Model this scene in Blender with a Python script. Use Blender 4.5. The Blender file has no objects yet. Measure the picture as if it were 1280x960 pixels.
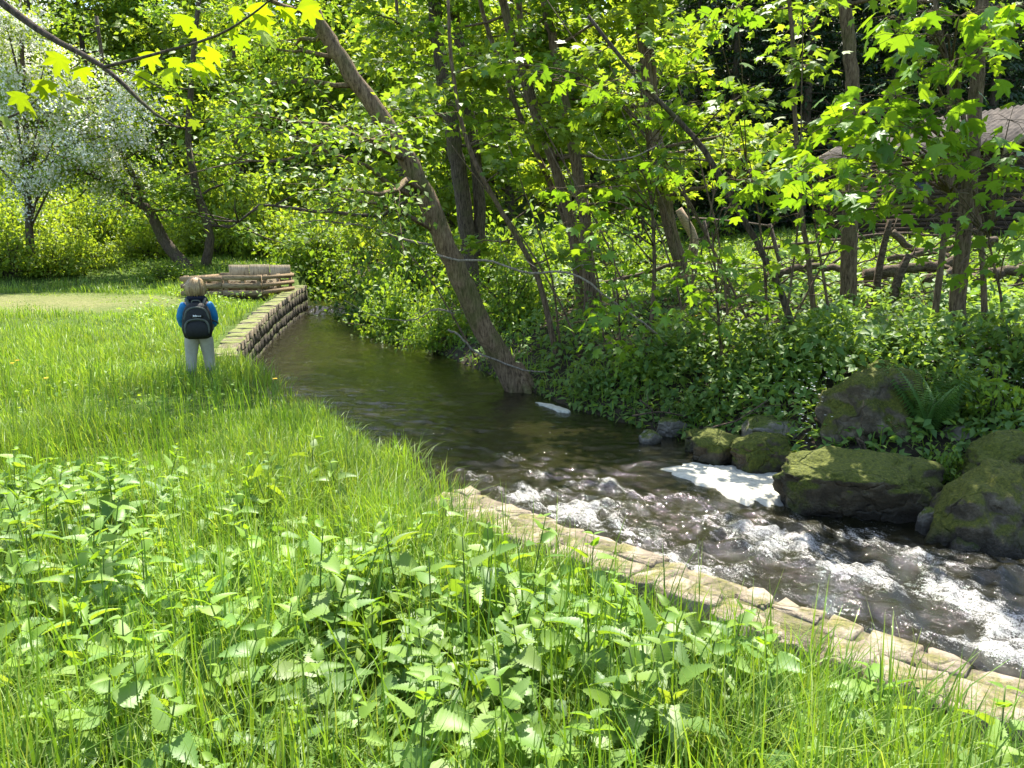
import bpy, math, random
import numpy as np
from mathutils import Vector, Matrix, noise as mnoise

# ------------------------------------------------------------------ camera, sky, sun, exposure
R = math.radians
scene = bpy.context.scene
COL = scene.collection
CAM_H, PITCH, FPX = 1.65, R(10), 1000.0
cam = bpy.data.objects.new('camera', bpy.data.cameras.new('camera'))
COL.objects.link(cam)
cam.location = (0, 0, CAM_H)
cam.rotation_euler = (R(90) - PITCH, 0, 0)
cam.data.sensor_width = 36.0
cam.data.lens = 36.0 * FPX / 1280.0
cam.data.clip_end = 600
cam.data.clip_start = 0.05
scene.camera = cam

SUN_AZ, SUN_EL = R(4), R(62)
SUNV = Vector((math.sin(SUN_AZ) * math.cos(SUN_EL), math.cos(SUN_AZ) * math.cos(SUN_EL), math.sin(SUN_EL)))
world = bpy.data.worlds.new('World')
scene.world = world
world.use_nodes = True
wn = world.node_tree
sky = wn.nodes.new('ShaderNodeTexSky')
sky.sky_type = 'NISHITA'
sky.sun_disc = False
sky.sun_elevation = SUN_EL
sky.sun_rotation = SUN_AZ
sky.air_density, sky.dust_density = 1.0, 1.5
bg = wn.nodes['Background']
bg.inputs['Strength'].default_value = 0.15
wn.links.new(sky.outputs[0], bg.inputs['Color'])
sl = bpy.data.lights.new('sun', 'SUN')
sl.energy, sl.angle, sl.color = 5.0, R(0.53), (1.0, 0.95, 0.86)
sun = bpy.data.objects.new('sun', sl)
COL.objects.link(sun)
sun.rotation_euler = SUNV.to_track_quat('Z', 'Y').to_euler()
sun.location = (6, 30, 40)
vs = scene.view_settings
vs.view_transform, vs.look, vs.exposure, vs.gamma, vs.use_curve_mapping = 'Standard', 'None', 1.68, 1.0, False
scene.render.engine = 'CYCLES'
scene.cycles.max_bounces = 12
scene.cycles.diffuse_bounces = 8
scene.cycles.glossy_bounces = 3
scene.cycles.transmission_bounces = 8
scene.cycles.sample_clamp_indirect = 10.0
scene.cycles.use_denoising = True

# ------------------------------------------------------------------ helpers
RNG = np.random.default_rng(7)
random.seed(7)

def ray(u, v):
    a, b = (u - 640) / FPX, (480 - v) / FPX
    return np.array([a, math.cos(PITCH) + b * math.sin(PITCH), -math.sin(PITCH) + b * math.cos(PITCH)])

def P(u, v, Y):
    """point on a pixel's line of sight at forward distance Y"""
    d = ray(u, v)
    return np.array([0, 0, CAM_H]) + d * (Y / d[1])

def G(u, v, z):
    d = ray(u, v)
    return np.array([0, 0, CAM_H]) + d * ((z - CAM_H) / d[2])

def vnoise(x, y, seed=0):
    xi, yi = np.floor(x).astype(np.int64), np.floor(y).astype(np.int64)
    xf, yf = x - xi, y - yi
    def hsh(a, b):
        n = (a * 374761393 + b * 668265263 + seed * 1442695041) & 0xFFFFFFFF
        n = ((n ^ (n >> 13)) * 1274126177) & 0xFFFFFFFF
        return ((n ^ (n >> 16)) & 0xFFFF) / 65535.0
    sx, sy = xf * xf * (3 - 2 * xf), yf * yf * (3 - 2 * yf)
    a = hsh(xi, yi) * (1 - sx) + hsh(xi + 1, yi) * sx
    b = hsh(xi, yi + 1) * (1 - sx) + hsh(xi + 1, yi + 1) * sx
    return (a * (1 - sy) + b * sy) * 2 - 1

def fbm(x, y, oct=4, seed=0):
    r, a, f = 0, 1.0, 1.0
    for o in range(oct):
        r = r + a * vnoise(x * f + 17.3 * o, y * f - 9.1 * o, seed + o)
        a *= .5; f *= 2.03
    return r

class MB:
    """collects vertex and face arrays and links them as one mesh object"""
    def __init__(s):
        s.v, s.f, s.n = [], [], 0
    def add(s, verts, faces):
        verts = np.asarray(verts, dtype=np.float64).reshape(-1, 3)
        for fa in (faces if isinstance(faces, list) else [faces]):
            s.f.append(np.asarray(fa, dtype=np.int64) + s.n)
        s.v.append(verts); s.n += len(verts)
        return s
    def box(s, cx, cy, cz, sx, sy, sz, rot=None):
        c = np.array([[x, y, z] for x in (-.5, .5) for y in (-.5, .5) for z in (-.5, .5)]) * [sx, sy, sz]
        if rot is not None:
            c = c @ np.array(rot).T
        f = [[0, 1, 3, 2], [4, 6, 7, 5], [0, 4, 5, 1], [2, 3, 7, 6], [0, 2, 6, 4], [1, 5, 7, 3]]
        return s.add(c + [cx, cy, cz], np.array(f))
    def mesh(s, name, mat, smooth=False):
        me = bpy.data.meshes.new(name)
        V = np.concatenate(s.v) if s.v else np.zeros((0, 3))
        me.vertices.add(len(V))
        me.vertices.foreach_set('co', V.astype(np.float32).ravel())
        nl = sum(f.size for f in s.f); nf = sum(len(f) for f in s.f)
        me.loops.add(nl); me.polygons.add(nf)
        me.loops.foreach_set('vertex_index', np.concatenate([f.ravel() for f in s.f]).astype(np.int32))
        tot = np.concatenate([np.full(len(f), f.shape[1]) for f in s.f])
        st = np.concatenate([[0], np.cumsum(tot)[:-1]])
        me.polygons.foreach_set('loop_start', st.astype(np.int32))
        if smooth:
            me.polygons.foreach_set('use_smooth', np.ones(nf, dtype=bool))
        me.update(calc_edges=True)
        me.validate()
        if mat:
            me.materials.append(MAT[mat])
        return me
    def build(s, name, mat, parent=None, smooth=False, kind=None):
        return obj(name, s.mesh(name, mat, smooth), parent, kind)

def obj(name, me, parent=None, kind=None, loc=None, rot=None, scl=None):
    o = bpy.data.objects.new(name, me)
    COL.objects.link(o)
    if parent is not None:
        o.parent = parent
    if kind: o['kind'] = kind
    if loc is not None: o.location = loc
    if rot is not None: o.rotation_euler = rot
    if scl is not None: o.scale = (scl, scl, scl) if np.isscalar(scl) else scl
    return o

def tag(o, label, cat, group=None):
    o['label'] = label; o['category'] = cat
    if group: o['group'] = group
    return o

def thing(name, label, cat, loc=(0, 0, 0), group=None, rz=0):
    o = bpy.data.objects.new(name, None)
    COL.objects.link(o)
    o.location = loc; o.rotation_euler = (0, 0, rz)
    o.empty_display_size = .2
    return tag(o, label, cat, group)

def copy_tree(o, parent=None):
    c = o.copy(); COL.objects.link(c); c.parent = parent
    for ch in o.children:
        copy_tree(ch, c)
    return c

def spline(pts, n):
    """Catmull-Rom resampling"""
    p = np.asarray(pts, float)
    if len(p) < 3:
        t = np.linspace(0, 1, n)[:, None]
        return p[0] * (1 - t) + p[-1] * t
    q = np.vstack([2 * p[0] - p[1], p, 2 * p[-1] - p[-2]])
    out = []
    for t in np.linspace(0, len(p) - 1 - 1e-9, n):
        i = int(t); f = t - i
        a, b, c, d = q[i:i + 4]
        out.append(.5 * (2 * b + (c - a) * f + (2 * a - 5 * b + 4 * c - d) * f * f + (3 * b - a - 3 * c + d) * f ** 3))
    return np.array(out)

def tube(path, rad, sides=8, cap=True, rough=0.0, seed=0):
    path = np.asarray(path, float); n = len(path)
    rad = np.broadcast_to(np.asarray(rad, float), (n,))
    tan = np.gradient(path, axis=0)
    tan /= np.linalg.norm(tan, axis=1)[:, None] + 1e-9
    ref = np.array([1., 0, 0]) if abs(tan[0][0]) < .9 else np.array([0, 1., 0])
    u = ref - tan[0] * ref.dot(tan[0]); u /= np.linalg.norm(u)
    th = np.arange(sides) * 2 * math.pi / sides
    V = []
    for i in range(n):
        u = u - tan[i] * u.dot(tan[i]); u /= np.linalg.norm(u) + 1e-9
        w = np.cross(tan[i], u)
        rr = rad[i]
        if rough:
            rr = rr * (1 + rough * vnoise(th * 1.6 + seed * 3.1, np.full(sides, i * .55 + seed), 5))[:, None]
        V.append(path[i] + (np.cos(th)[:, None] * u + np.sin(th)[:, None] * w) * rr)
    V = np.concatenate(V)
    a = np.arange(sides); b = (a + 1) % sides
    F = np.concatenate([np.stack([i * sides + a, i * sides + b, (i + 1) * sides + b, (i + 1) * sides + a], 1) for i in range(n - 1)])
    fs = [F]
    if cap and sides > 2:
        fs += [np.arange(sides)[::-1][None, :], ((n - 1) * sides + np.arange(sides))[None, :]]
    return V, fs

def rotm(yaw, pitch, roll):
    cy, sy, cp, sp, cr, sr = np.cos(yaw), np.sin(yaw), np.cos(pitch), np.sin(pitch), np.cos(roll), np.sin(roll)
    o, l = np.zeros_like(yaw), np.ones_like(yaw)
    Z = np.stack([np.stack([cy, -sy, o], -1), np.stack([sy, cy, o], -1), np.stack([o, o, l], -1)], -2)
    X = np.stack([np.stack([l, o, o], -1), np.stack([o, cp, -sp], -1), np.stack([o, sp, cp], -1)], -2)
    Y = np.stack([np.stack([cr, o, sr], -1), np.stack([o, l, o], -1), np.stack([-sr, o, cr], -1)], -2)
    return Z @ X @ Y

def scatter(tmpl, pos, yaw, pitch, roll, scale):
    tv, tf = tmpl
    Rm = rotm(yaw, pitch, roll)
    V = np.einsum('nij,kj->nki', Rm, tv) * np.asarray(scale)[:, None, None] + pos[:, None, :]
    n, k = len(pos), len(tv)
    off = (np.arange(n) * k)[:, None, None]
    return V.reshape(-1, 3), [(f[None] + off).reshape(-1, f.shape[1]) for f in tf]

def rleaves(rng, tmpl, pos, size, droop=-.35, spread=.5, yaw=None):
    n = len(pos)
    if yaw is None: yaw = rng.uniform(0, 2 * math.pi, n)
    return scatter(tmpl, pos, yaw, rng.normal(droop, spread, n), rng.normal(0, spread, n), size * rng.uniform(.65, 1.25, n))

# leaf templates: base at the origin, y along the leaf, z up
T_OVAL = (np.array([[0, 0, 0], [-.27, .42, .07], [0, 1, -.12], [.27, .42, .07], [0, .45, 0]], float), [np.array([[0, 4, 1], [4, 2, 1], [0, 3, 4], [4, 3, 2]])])
T_CARD = (np.array([[0, 0, 0], [-.33, .5, .1], [0, 1, -.08], [.33, .45, .06]], float), [np.array([[0, 3, 1], [1, 3, 2]])])
def _maple(fine):
    # angle from the leaf axis, radius, for the right half of a five-lobed leaf
    half = [(0, 1.0), (17, .60), (27, .50), (48, .86), (62, .52), (78, .46), (98, .62), (118, .36), (150, .26)] if not fine else \
           [(0, 1.0), (7, .82), (13, .80), (16, .62), (27, .50), (33, .62), (39, .74), (48, .90), (54, .70), (61, .66), (66, .52), (76, .44), (86, .54), (100, .64), (108, .46), (126, .34), (150, .26)]
    pts = [(math.sin(R(a)) * r, math.cos(R(a)) * r) for a, r in half]
    pts += [(-x, y) for x, y in reversed(pts[1:])]
    v = [[0, .32, 0.0]]
    for x, y in pts:
        y2 = y * .72 + .30
        v.append([x * .72, y2, -.16 * (x * x + (y2 - .3) ** 2) + .05 * abs(x)])
    n = len(pts)
    f = [[0, 1 + i, 1 + (i + 1) % n] for i in range(n)]
    return np.array(v), [np.array(f)[:, ::-1]]
T_MAPLE, T_MAPLE_F = _maple(False), _maple(True)
def _nettle(n=10):
    O = []
    for i in range(n):
        t = i / n
        w = .40 * min(1, (t / .16 + .35)) ** .6 * (1 - t) ** .72 * (1 + .25 * t)
        O += [(w * .84, t + .01, w), (w * 1.05, t + .055, w)]
    O.append((.004, 1.03, .004))
    m = len(O)
    v = [[0, y, -.26 * y * y - .015] for _, y, w in O]
    v += [[-x, y, .26 * w - .26 * y * y] for x, y, w in O] + [[x, y, .26 * w - .26 * y * y] for x, y, w in O]
    f = []
    for i in range(m - 1):
        f.append([i, i + 1, m + i + 1, m + i]); f.append([i + 1, i, 2 * m + i, 2 * m + i + 1])
    return np.array(v), [np.array(f)]
T_NETTLE_LOW = _nettle(4)
T_NETTLE = _nettle()

# ------------------------------------------------------------------ materials
MAT = {}
def node_mat(name):
    m = bpy.data.materials.new(name); m.use_nodes = True
    MAT[name] = m
    nt = m.node_tree
    return nt, nt.nodes, nt.links, nt.nodes['Principled BSDF']
def ramp(N, stops):
    r = N.new('ShaderNodeValToRGB')
    e = r.color_ramp.elements
    while len(e) < len(stops): e.new(0.5)
    for el, (p, c) in zip(e, stops):
        el.position = p; el.color = (*c, 1)
    return r
def noise_n(N, L, scale, detail=4, co=None, vec=None, rough=.6):
    t = N.new('ShaderNodeTexNoise'); t.inputs['Scale'].default_value = scale; t.inputs['Detail'].default_value = detail; t.inputs['Roughness'].default_value = rough
    if co is not None:
        src = co
        if vec is not None:
            mp = N.new('ShaderNodeMapping'); mp.inputs['Scale'].default_value = vec
            L.new(co, mp.inputs['Vector']); src = mp.outputs[0]
        L.new(src, t.inputs['Vector'])
    return t
def obj_co(N, world=False):
    if world:
        return N.new('ShaderNodeNewGeometry').outputs['Position']
    return N.new('ShaderNodeTexCoord').outputs['Object']

def leaf_mat(name, cols, trans=.42, tcol=None, rough=.50, spec=.28, per='island', veins=0):
    nt, N, L, B = node_mat(name)
    if per == 'island':
        g = N.new('ShaderNodeNewGeometry').outputs['Random Per Island']
    else:
        g = N.new('ShaderNodeObjectInfo').outputs['Random']
    k = len(cols)
    r = ramp(N, [(i / max(1, k - 1), c) for i, c in enumerate(cols)])
    L.new(g, r.inputs[0])
    nz = noise_n(N, L, .9, 2, obj_co(N, True))
    hs = N.new('ShaderNodeHueSaturation')
    mr = N.new('ShaderNodeMapRange'); mr.inputs[1].default_value = .3; mr.inputs[2].default_value = .7; mr.inputs[3].default_value = .75; mr.inputs[4].default_value = 1.25
    L.new(nz.outputs[0], mr.inputs[0]); L.new(mr.outputs[0], hs.inputs['Value']); L.new(r.outputs[0], hs.inputs['Color'])
    L.new(hs.outputs[0], B.inputs['Base Color'])
    B.inputs['Roughness'].default_value = rough
    B.inputs['Specular IOR Level'].default_value = spec
    T = N.new('ShaderNodeBsdfTranslucent')
    if veins:                       # side veins slanting off the midrib, as relief
        sx = N.new('ShaderNodeSeparateXYZ'); L.new(N.new('ShaderNodeTexCoord').outputs['Object'], sx.inputs[0])
        ab = N.new('ShaderNodeMath'); ab.operation = 'ABSOLUTE'; L.new(sx.outputs[0], ab.inputs[0])
        c1 = N.new('ShaderNodeMath'); c1.operation = 'MULTIPLY_ADD'; c1.inputs[1].default_value = -.75; L.new(ab.outputs[0], c1.inputs[0]); L.new(sx.outputs[1], c1.inputs[2])
        c2 = N.new('ShaderNodeMath'); c2.operation = 'MULTIPLY'; c2.inputs[1].default_value = veins; L.new(c1.outputs[0], c2.inputs[0])
        c3 = N.new('ShaderNodeMath'); c3.operation = 'SINE'; L.new(c2.outputs[0], c3.inputs[0])
        c4 = N.new('ShaderNodeMath'); c4.operation = 'ABSOLUTE'; L.new(c3.outputs[0], c4.inputs[0])
        bp = N.new('ShaderNodeBump'); bp.inputs['Strength'].default_value = .25; bp.inputs['Distance'].default_value = .003
        L.new(c4.outputs[0], bp.inputs['Height']); L.new(bp.outputs[0], B.inputs['Normal'])
    mul = N.new('ShaderNodeMix'); mul.data_type = 'RGBA'; mul.blend_type = 'MULTIPLY'; mul.inputs[0].default_value = 1
    mul.inputs[7].default_value = (*(tcol or (1.7, 1.5, .55)), 1)
    L.new(hs.outputs[0], mul.inputs[6]); L.new(mul.outputs[2], T.inputs['Color'])
    mx = N.new('ShaderNodeMixShader'); mx.inputs[0].default_value = trans
    L.new(B.outputs[0], mx.inputs[1]); L.new(T.outputs[0], mx.inputs[2])
    L.new(mx.outputs[0], N['Material Output'].inputs['Surface'])

leaf_mat('grass', [(.105, .195, .022), (.155, .26, .026), (.205, .31, .034), (.12, .235, .028), (.26, .32, .08), (.14, .23, .045)], .42, (1.5, 1.42, .5))
leaf_mat('grass_dark', [(.065, .15, .018), (.10, .20, .024), (.14, .24, .03)], .4)
leaf_mat('nettle', [(.10, .195, .04), (.14, .25, .05), (.19, .295, .055), (.115, .225, .045), (.21, .30, .075)], .42, (1.75, 1.5, .35), per='obj', rough=.45)
leaf_mat('nettle_low', [(.085, .175, .035), (.12, .225, .045), (.165, .275, .05), (.20, .30, .06)], .42, (1.6, 1.5, .4))
leaf_mat('nettle_top', [(.14, .25, .035), (.18, .285, .035), (.12, .23, .035)], .46, (1.55, 1.5, .35), per='obj')
leaf_mat('maple_near', [(.09, .20, .022), (.13, .25, .028), (.17, .29, .03)], .45, (1.75, 1.5, .35), per='obj', rough=.42, spec=.35)
leaf_mat('maple_yellow', [(.16, .26, .015), (.22, .30, .018), (.19, .27, .015)], .5, (1.45, 1.35, .25), per='obj', rough=.4)
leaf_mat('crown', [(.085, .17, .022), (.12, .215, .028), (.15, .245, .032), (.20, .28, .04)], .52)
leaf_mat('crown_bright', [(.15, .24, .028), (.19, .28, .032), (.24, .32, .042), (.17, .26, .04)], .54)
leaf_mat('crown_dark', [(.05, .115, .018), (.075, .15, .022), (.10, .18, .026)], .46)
leaf_mat('herb', [(.095, .185, .05), (.13, .23, .055), (.175, .265, .06), (.11, .21, .05)], .48)
leaf_mat('herb_bright', [(.12, .22, .03), (.17, .28, .035), (.21, .31, .04)], .42)
leaf_mat('conifer', [(.014, .034, .011), (.022, .048, .014), (.036, .07, .018)], .2, (1.2, 1.2, .6), rough=.5)
leaf_mat('blossom', [(.80, .80, .74), (.72, .72, .66), (.82, .80, .77)], .35, (1, 1, .95), rough=.7, spec=.2)
leaf_mat('fern', [(.09, .19, .045), (.12, .23, .05)], .45)
leaf_mat('yellow_petal', [(.75, .48, .01), (.8, .55, .02)], .3, (1, .9, .4))
leaf_mat('hair_strand', [(.20, .125, .06), (.40, .27, .13), (.55, .40, .21), (.33, .21, .10)], .1, (1, .9, .6), rough=.4, spec=.5)
leaf_mat('stem', [(.10, .17, .03), (.13, .19, .04)], .15)

def bark(name, c1, c2, moss=.0, sc=(26, 26, 4.5), bump=.03):
    nt, N, L, B = node_mat(name)
    co = obj_co(N)
    n1 = noise_n(N, L, 1.6, 8, co, sc, .78)
    n2 = noise_n(N, L, 2.2, 3, co)
    r = ramp(N, [(.36, tuple(x * .22 for x in c1)), (.47, c1), (.64, c2)])
    L.new(n1.outputs[0], r.inputs[0])
    mo = N.new('ShaderNodeMix'); mo.data_type = 'RGBA'
    mo.inputs[7].default_value = (.075, .095, .016, 1)
    rr = ramp(N, [(.58 - moss * .3, (0, 0, 0)), (.75 - moss * .25, (1, 1, 1))])
    L.new(n2.outputs[0], rr.inputs[0])
    mm = N.new('ShaderNodeMath'); mm.operation = 'MULTIPLY'; mm.inputs[1].default_value = min(1, moss * 1.6)
    L.new(rr.outputs[0], mm.inputs[0]); L.new(mm.outputs[0], mo.inputs[0])
    L.new(r.outputs[0], mo.inputs[6]); L.new(mo.outputs[2], B.inputs['Base Color'])
    B.inputs['Roughness'].default_value = .9; B.inputs['Specular IOR Level'].default_value = .2
    bp = N.new('ShaderNodeBump'); bp.inputs['Strength'].default_value = .9; bp.inputs['Distance'].default_value = bump
    L.new(n1.outputs[0], bp.inputs['Height']); L.new(bp.outputs[0], B.inputs['Normal'])
bark('bark', (.125, .085, .052), (.26, .19, .12), .25)
bark('bark_dark', (.075, .055, .04), (.16, .125, .09), .2)
bark('bark_willow', (.15, .10, .058), (.32, .23, .135), .35, (24, 24, 4))
bark('bark_pale', (.24, .20, .15), (.40, .35, .28), 0, (30, 30, 8))
bark('dead_wood', (.075, .052, .033), (.18, .135, .09), .15, (10, 20, 20))
bark('weathered', (.22, .155, .09), (.40, .30, .19), .12, (5, 30, 30), .004)
bark('ply', (.36, .28, .175), (.48, .385, .25), 0, (30, 30, 4), .003)
bark('hut_board', (.05, .034, .023), (.095, .068, .047), 0, (4, 40, 40))
bark('fascia', (.25, .20, .13), (.40, .34, .24), .3, (5, 30, 30))

def rock(name, c1, c2, moss, wet=True, mosscol=(.085, .11, .014), mscale=3.0, bump=.06):
    nt, N, L, B = node_mat(name)
    co = obj_co(N, True)
    n1 = noise_n(N, L, 7, 8, co, None, .7)
    r = ramp(N, [(.3, tuple(x * .45 for x in c1)), (.5, c1), (.72, c2)])
    L.new(n1.outputs[0], r.inputs[0])
    geo = N.new('ShaderNodeNewGeometry'); sep = N.new('ShaderNodeSeparateXYZ')
    L.new(geo.outputs['Normal'], sep.inputs[0])
    n2 = noise_n(N, L, mscale, 6, co, None, .7)
    ad = N.new('ShaderNodeMath'); ad.operation = 'MULTIPLY_ADD'; ad.inputs[1].default_value = .38
    L.new(sep.outputs['Z'], ad.inputs[0]); L.new(n2.outputs[0], ad.inputs[2])
    rr = ramp(N, [(.78 - moss * .45, (0, 0, 0)), (.90 - moss * .42, (1, 1, 1))])
    L.new(ad.outputs[0], rr.inputs[0])
    n3 = noise_n(N, L, 45, 4, co, None, .7)
    mc = ramp(N, [(.3, tuple(x * .45 for x in mosscol)), (.55, mosscol), (.75, (mosscol[0] * 1.9, mosscol[1] * 1.6, mosscol[2] * 1.2))])
    L.new(n3.outputs[0], mc.inputs[0])
    mo = N.new('ShaderNodeMix'); mo.data_type = 'RGBA'
    L.new(rr.outputs[0], mo.inputs[0]); L.new(r.outputs[0], mo.inputs[6]); L.new(mc.outputs[0], mo.inputs[7])
    # wet, darker band just above the water
    sp2 = N.new('ShaderNodeSeparateXYZ'); L.new(co, sp2.inputs[0])
    wt = N.new('ShaderNodeMath'); wt.operation = 'MULTIPLY_ADD'; wt.inputs[1].default_value = .22; L.new(n2.outputs[0], wt.inputs[0]); L.new(sp2.outputs[2], wt.inputs[2])
    wr = N.new('ShaderNodeMapRange'); wr.inputs[1].default_value = -.36; wr.inputs[2].default_value = -.24; wr.inputs[3].default_value = 1; wr.inputs[4].default_value = 0
    L.new(wt.outputs[0], wr.inputs[0])
    wd = N.new('ShaderNodeMix'); wd.data_type = 'RGBA'; wd.inputs[7].default_value = (.018, .015, .010, 1)
    wf = N.new('ShaderNodeMath'); wf.operation = 'MULTIPLY'; wf.inputs[1].default_value = .75 if wet else 0; L.new(wr.outputs[0], wf.inputs[0])
    L.new(wf.outputs[0], wd.inputs[0]); L.new(mo.outputs[2], wd.inputs[6]); L.new(wd.outputs[2], B.inputs['Base Color'])
    wg = N.new('ShaderNodeMapRange'); wg.inputs[3].default_value = .85; wg.inputs[4].default_value = .25; L.new(wf.outputs[0], wg.inputs[0]); L.new(wg.outputs[0], B.inputs['Roughness'])
    B.inputs['Specular IOR Level'].default_value = .3
    vo = N.new('ShaderNodeTexVoronoi'); vo.feature = 'DISTANCE_TO_EDGE'; vo.inputs['Scale'].default_value = 3.2
    wv = noise_n(N, L, 2.5, 3, co); wm = N.new('ShaderNodeMix'); wm.data_type = 'VECTOR'; wm.inputs[0].default_value = .35
    L.new(co, wm.inputs[4]); L.new(wv.outputs['Color'], wm.inputs[5]); L.new(wm.outputs[1], vo.inputs['Vector'])
    cr = N.new('ShaderNodeMapRange'); cr.inputs[1].default_value = 0; cr.inputs[2].default_value = .05; L.new(vo.outputs['Distance'], cr.inputs[0])
    hm = N.new('ShaderNodeMath'); hm.operation = 'MULTIPLY_ADD'; hm.inputs[1].default_value = .5
    L.new(n3.outputs[0], hm.inputs[0]); L.new(n1.outputs[0], hm.inputs[2])
    hc = N.new('ShaderNodeMath'); hc.operation = 'MULTIPLY_ADD'; hc.inputs[1].default_value = .45; L.new(cr.outputs[0], hc.inputs[0]); L.new(hm.outputs[0], hc.inputs[2])
    bp = N.new('ShaderNodeBump'); bp.inputs['Strength'].default_value = .9; bp.inputs['Distance'].default_value = bump
    L.new(hc.outputs[0], bp.inputs['Height']); L.new(bp.outputs[0], B.inputs['Normal'])
rock('boulder', (.085, .066, .038), (.20, .165, .10), .66, mosscol=(.10, .115, .014))
rock('boulder_bare', (.19, .165, .125), (.38, .34, .27), .25)
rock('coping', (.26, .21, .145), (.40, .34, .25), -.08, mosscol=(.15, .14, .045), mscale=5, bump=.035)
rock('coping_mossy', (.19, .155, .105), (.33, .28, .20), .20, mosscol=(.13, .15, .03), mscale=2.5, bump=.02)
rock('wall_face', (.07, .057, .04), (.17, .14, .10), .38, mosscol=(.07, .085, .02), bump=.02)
rock('mortar', (.20, .16, .105), (.31, .255, .175), .05, mosscol=(.12, .12, .035))
rock('boulder_half', (.10, .08, .05), (.25, .21, .14), .52, mosscol=(.10, .11, .014), mscale=2.2)

def ground_mat():
    nt, N, L, B = node_mat('ground')
    co = obj_co(N, True)
    n1 = noise_n(N, L, 1.3, 6, co, None, .65); n2 = noise_n(N, L, 14, 5, co, None, .7)
    soil = ramp(N, [(.3, (.022, .018, .012)), (.55, (.05, .04, .026)), (.75, (.10, .08, .055))]); L.new(n2.outputs[0], soil.inputs[0])
    green = ramp(N, [(.3, (.04, .075, .014)), (.6, (.085, .135, .022)), (.8, (.14, .175, .045))]); L.new(n2.outputs[0], green.inputs[0])
    path = ramp(N, [(.3, (.11, .12, .04)), (.55, (.19, .18, .075)), (.75, (.27, .245, .12))]); L.new(n2.outputs[0], path.inputs[0])
    at = N.new('ShaderNodeAttribute'); at.attribute_name = 'cover'
    sp = N.new('ShaderNodeSeparateXYZ'); L.new(at.outputs['Vector'], sp.inputs[0])
    m1 = N.new('ShaderNodeMix'); m1.data_type = 'RGBA'; L.new(sp.outputs[0], m1.inputs[0]); L.new(soil.outputs[0], m1.inputs[6]); L.new(green.outputs[0], m1.inputs[7])
    ad = N.new('ShaderNodeMath'); ad.operation = 'MULTIPLY_ADD'; ad.inputs[1].default_value = 1.2; ad.use_clamp = True
    sb = N.new('ShaderNodeMath'); sb.operation = 'SUBTRACT'; sb.inputs[1].default_value = .58
    L.new(n1.outputs[0], sb.inputs[0])
    L.new(sp.outputs[1], ad.inputs[0]); L.new(sb.outputs[0], ad.inputs[2])
    m2 = N.new('ShaderNodeMix'); m2.data_type = 'RGBA'; L.new(ad.outputs[0], m2.inputs[0]); L.new(m1.outputs[2], m2.inputs[6]); L.new(path.outputs[0], m2.inputs[7])
    L.new(m2.outputs[2], B.inputs['Base Color'])
    B.inputs['Roughness'].default_value = .95; B.inputs['Specular IOR Level'].default_value = .1
    bp = N.new('ShaderNodeBump'); bp.inputs['Distance'].default_value = .05; L.new(n2.outputs[0], bp.inputs['Height']); L.new(bp.outputs[0], B.inputs['Normal'])
ground_mat()

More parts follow.
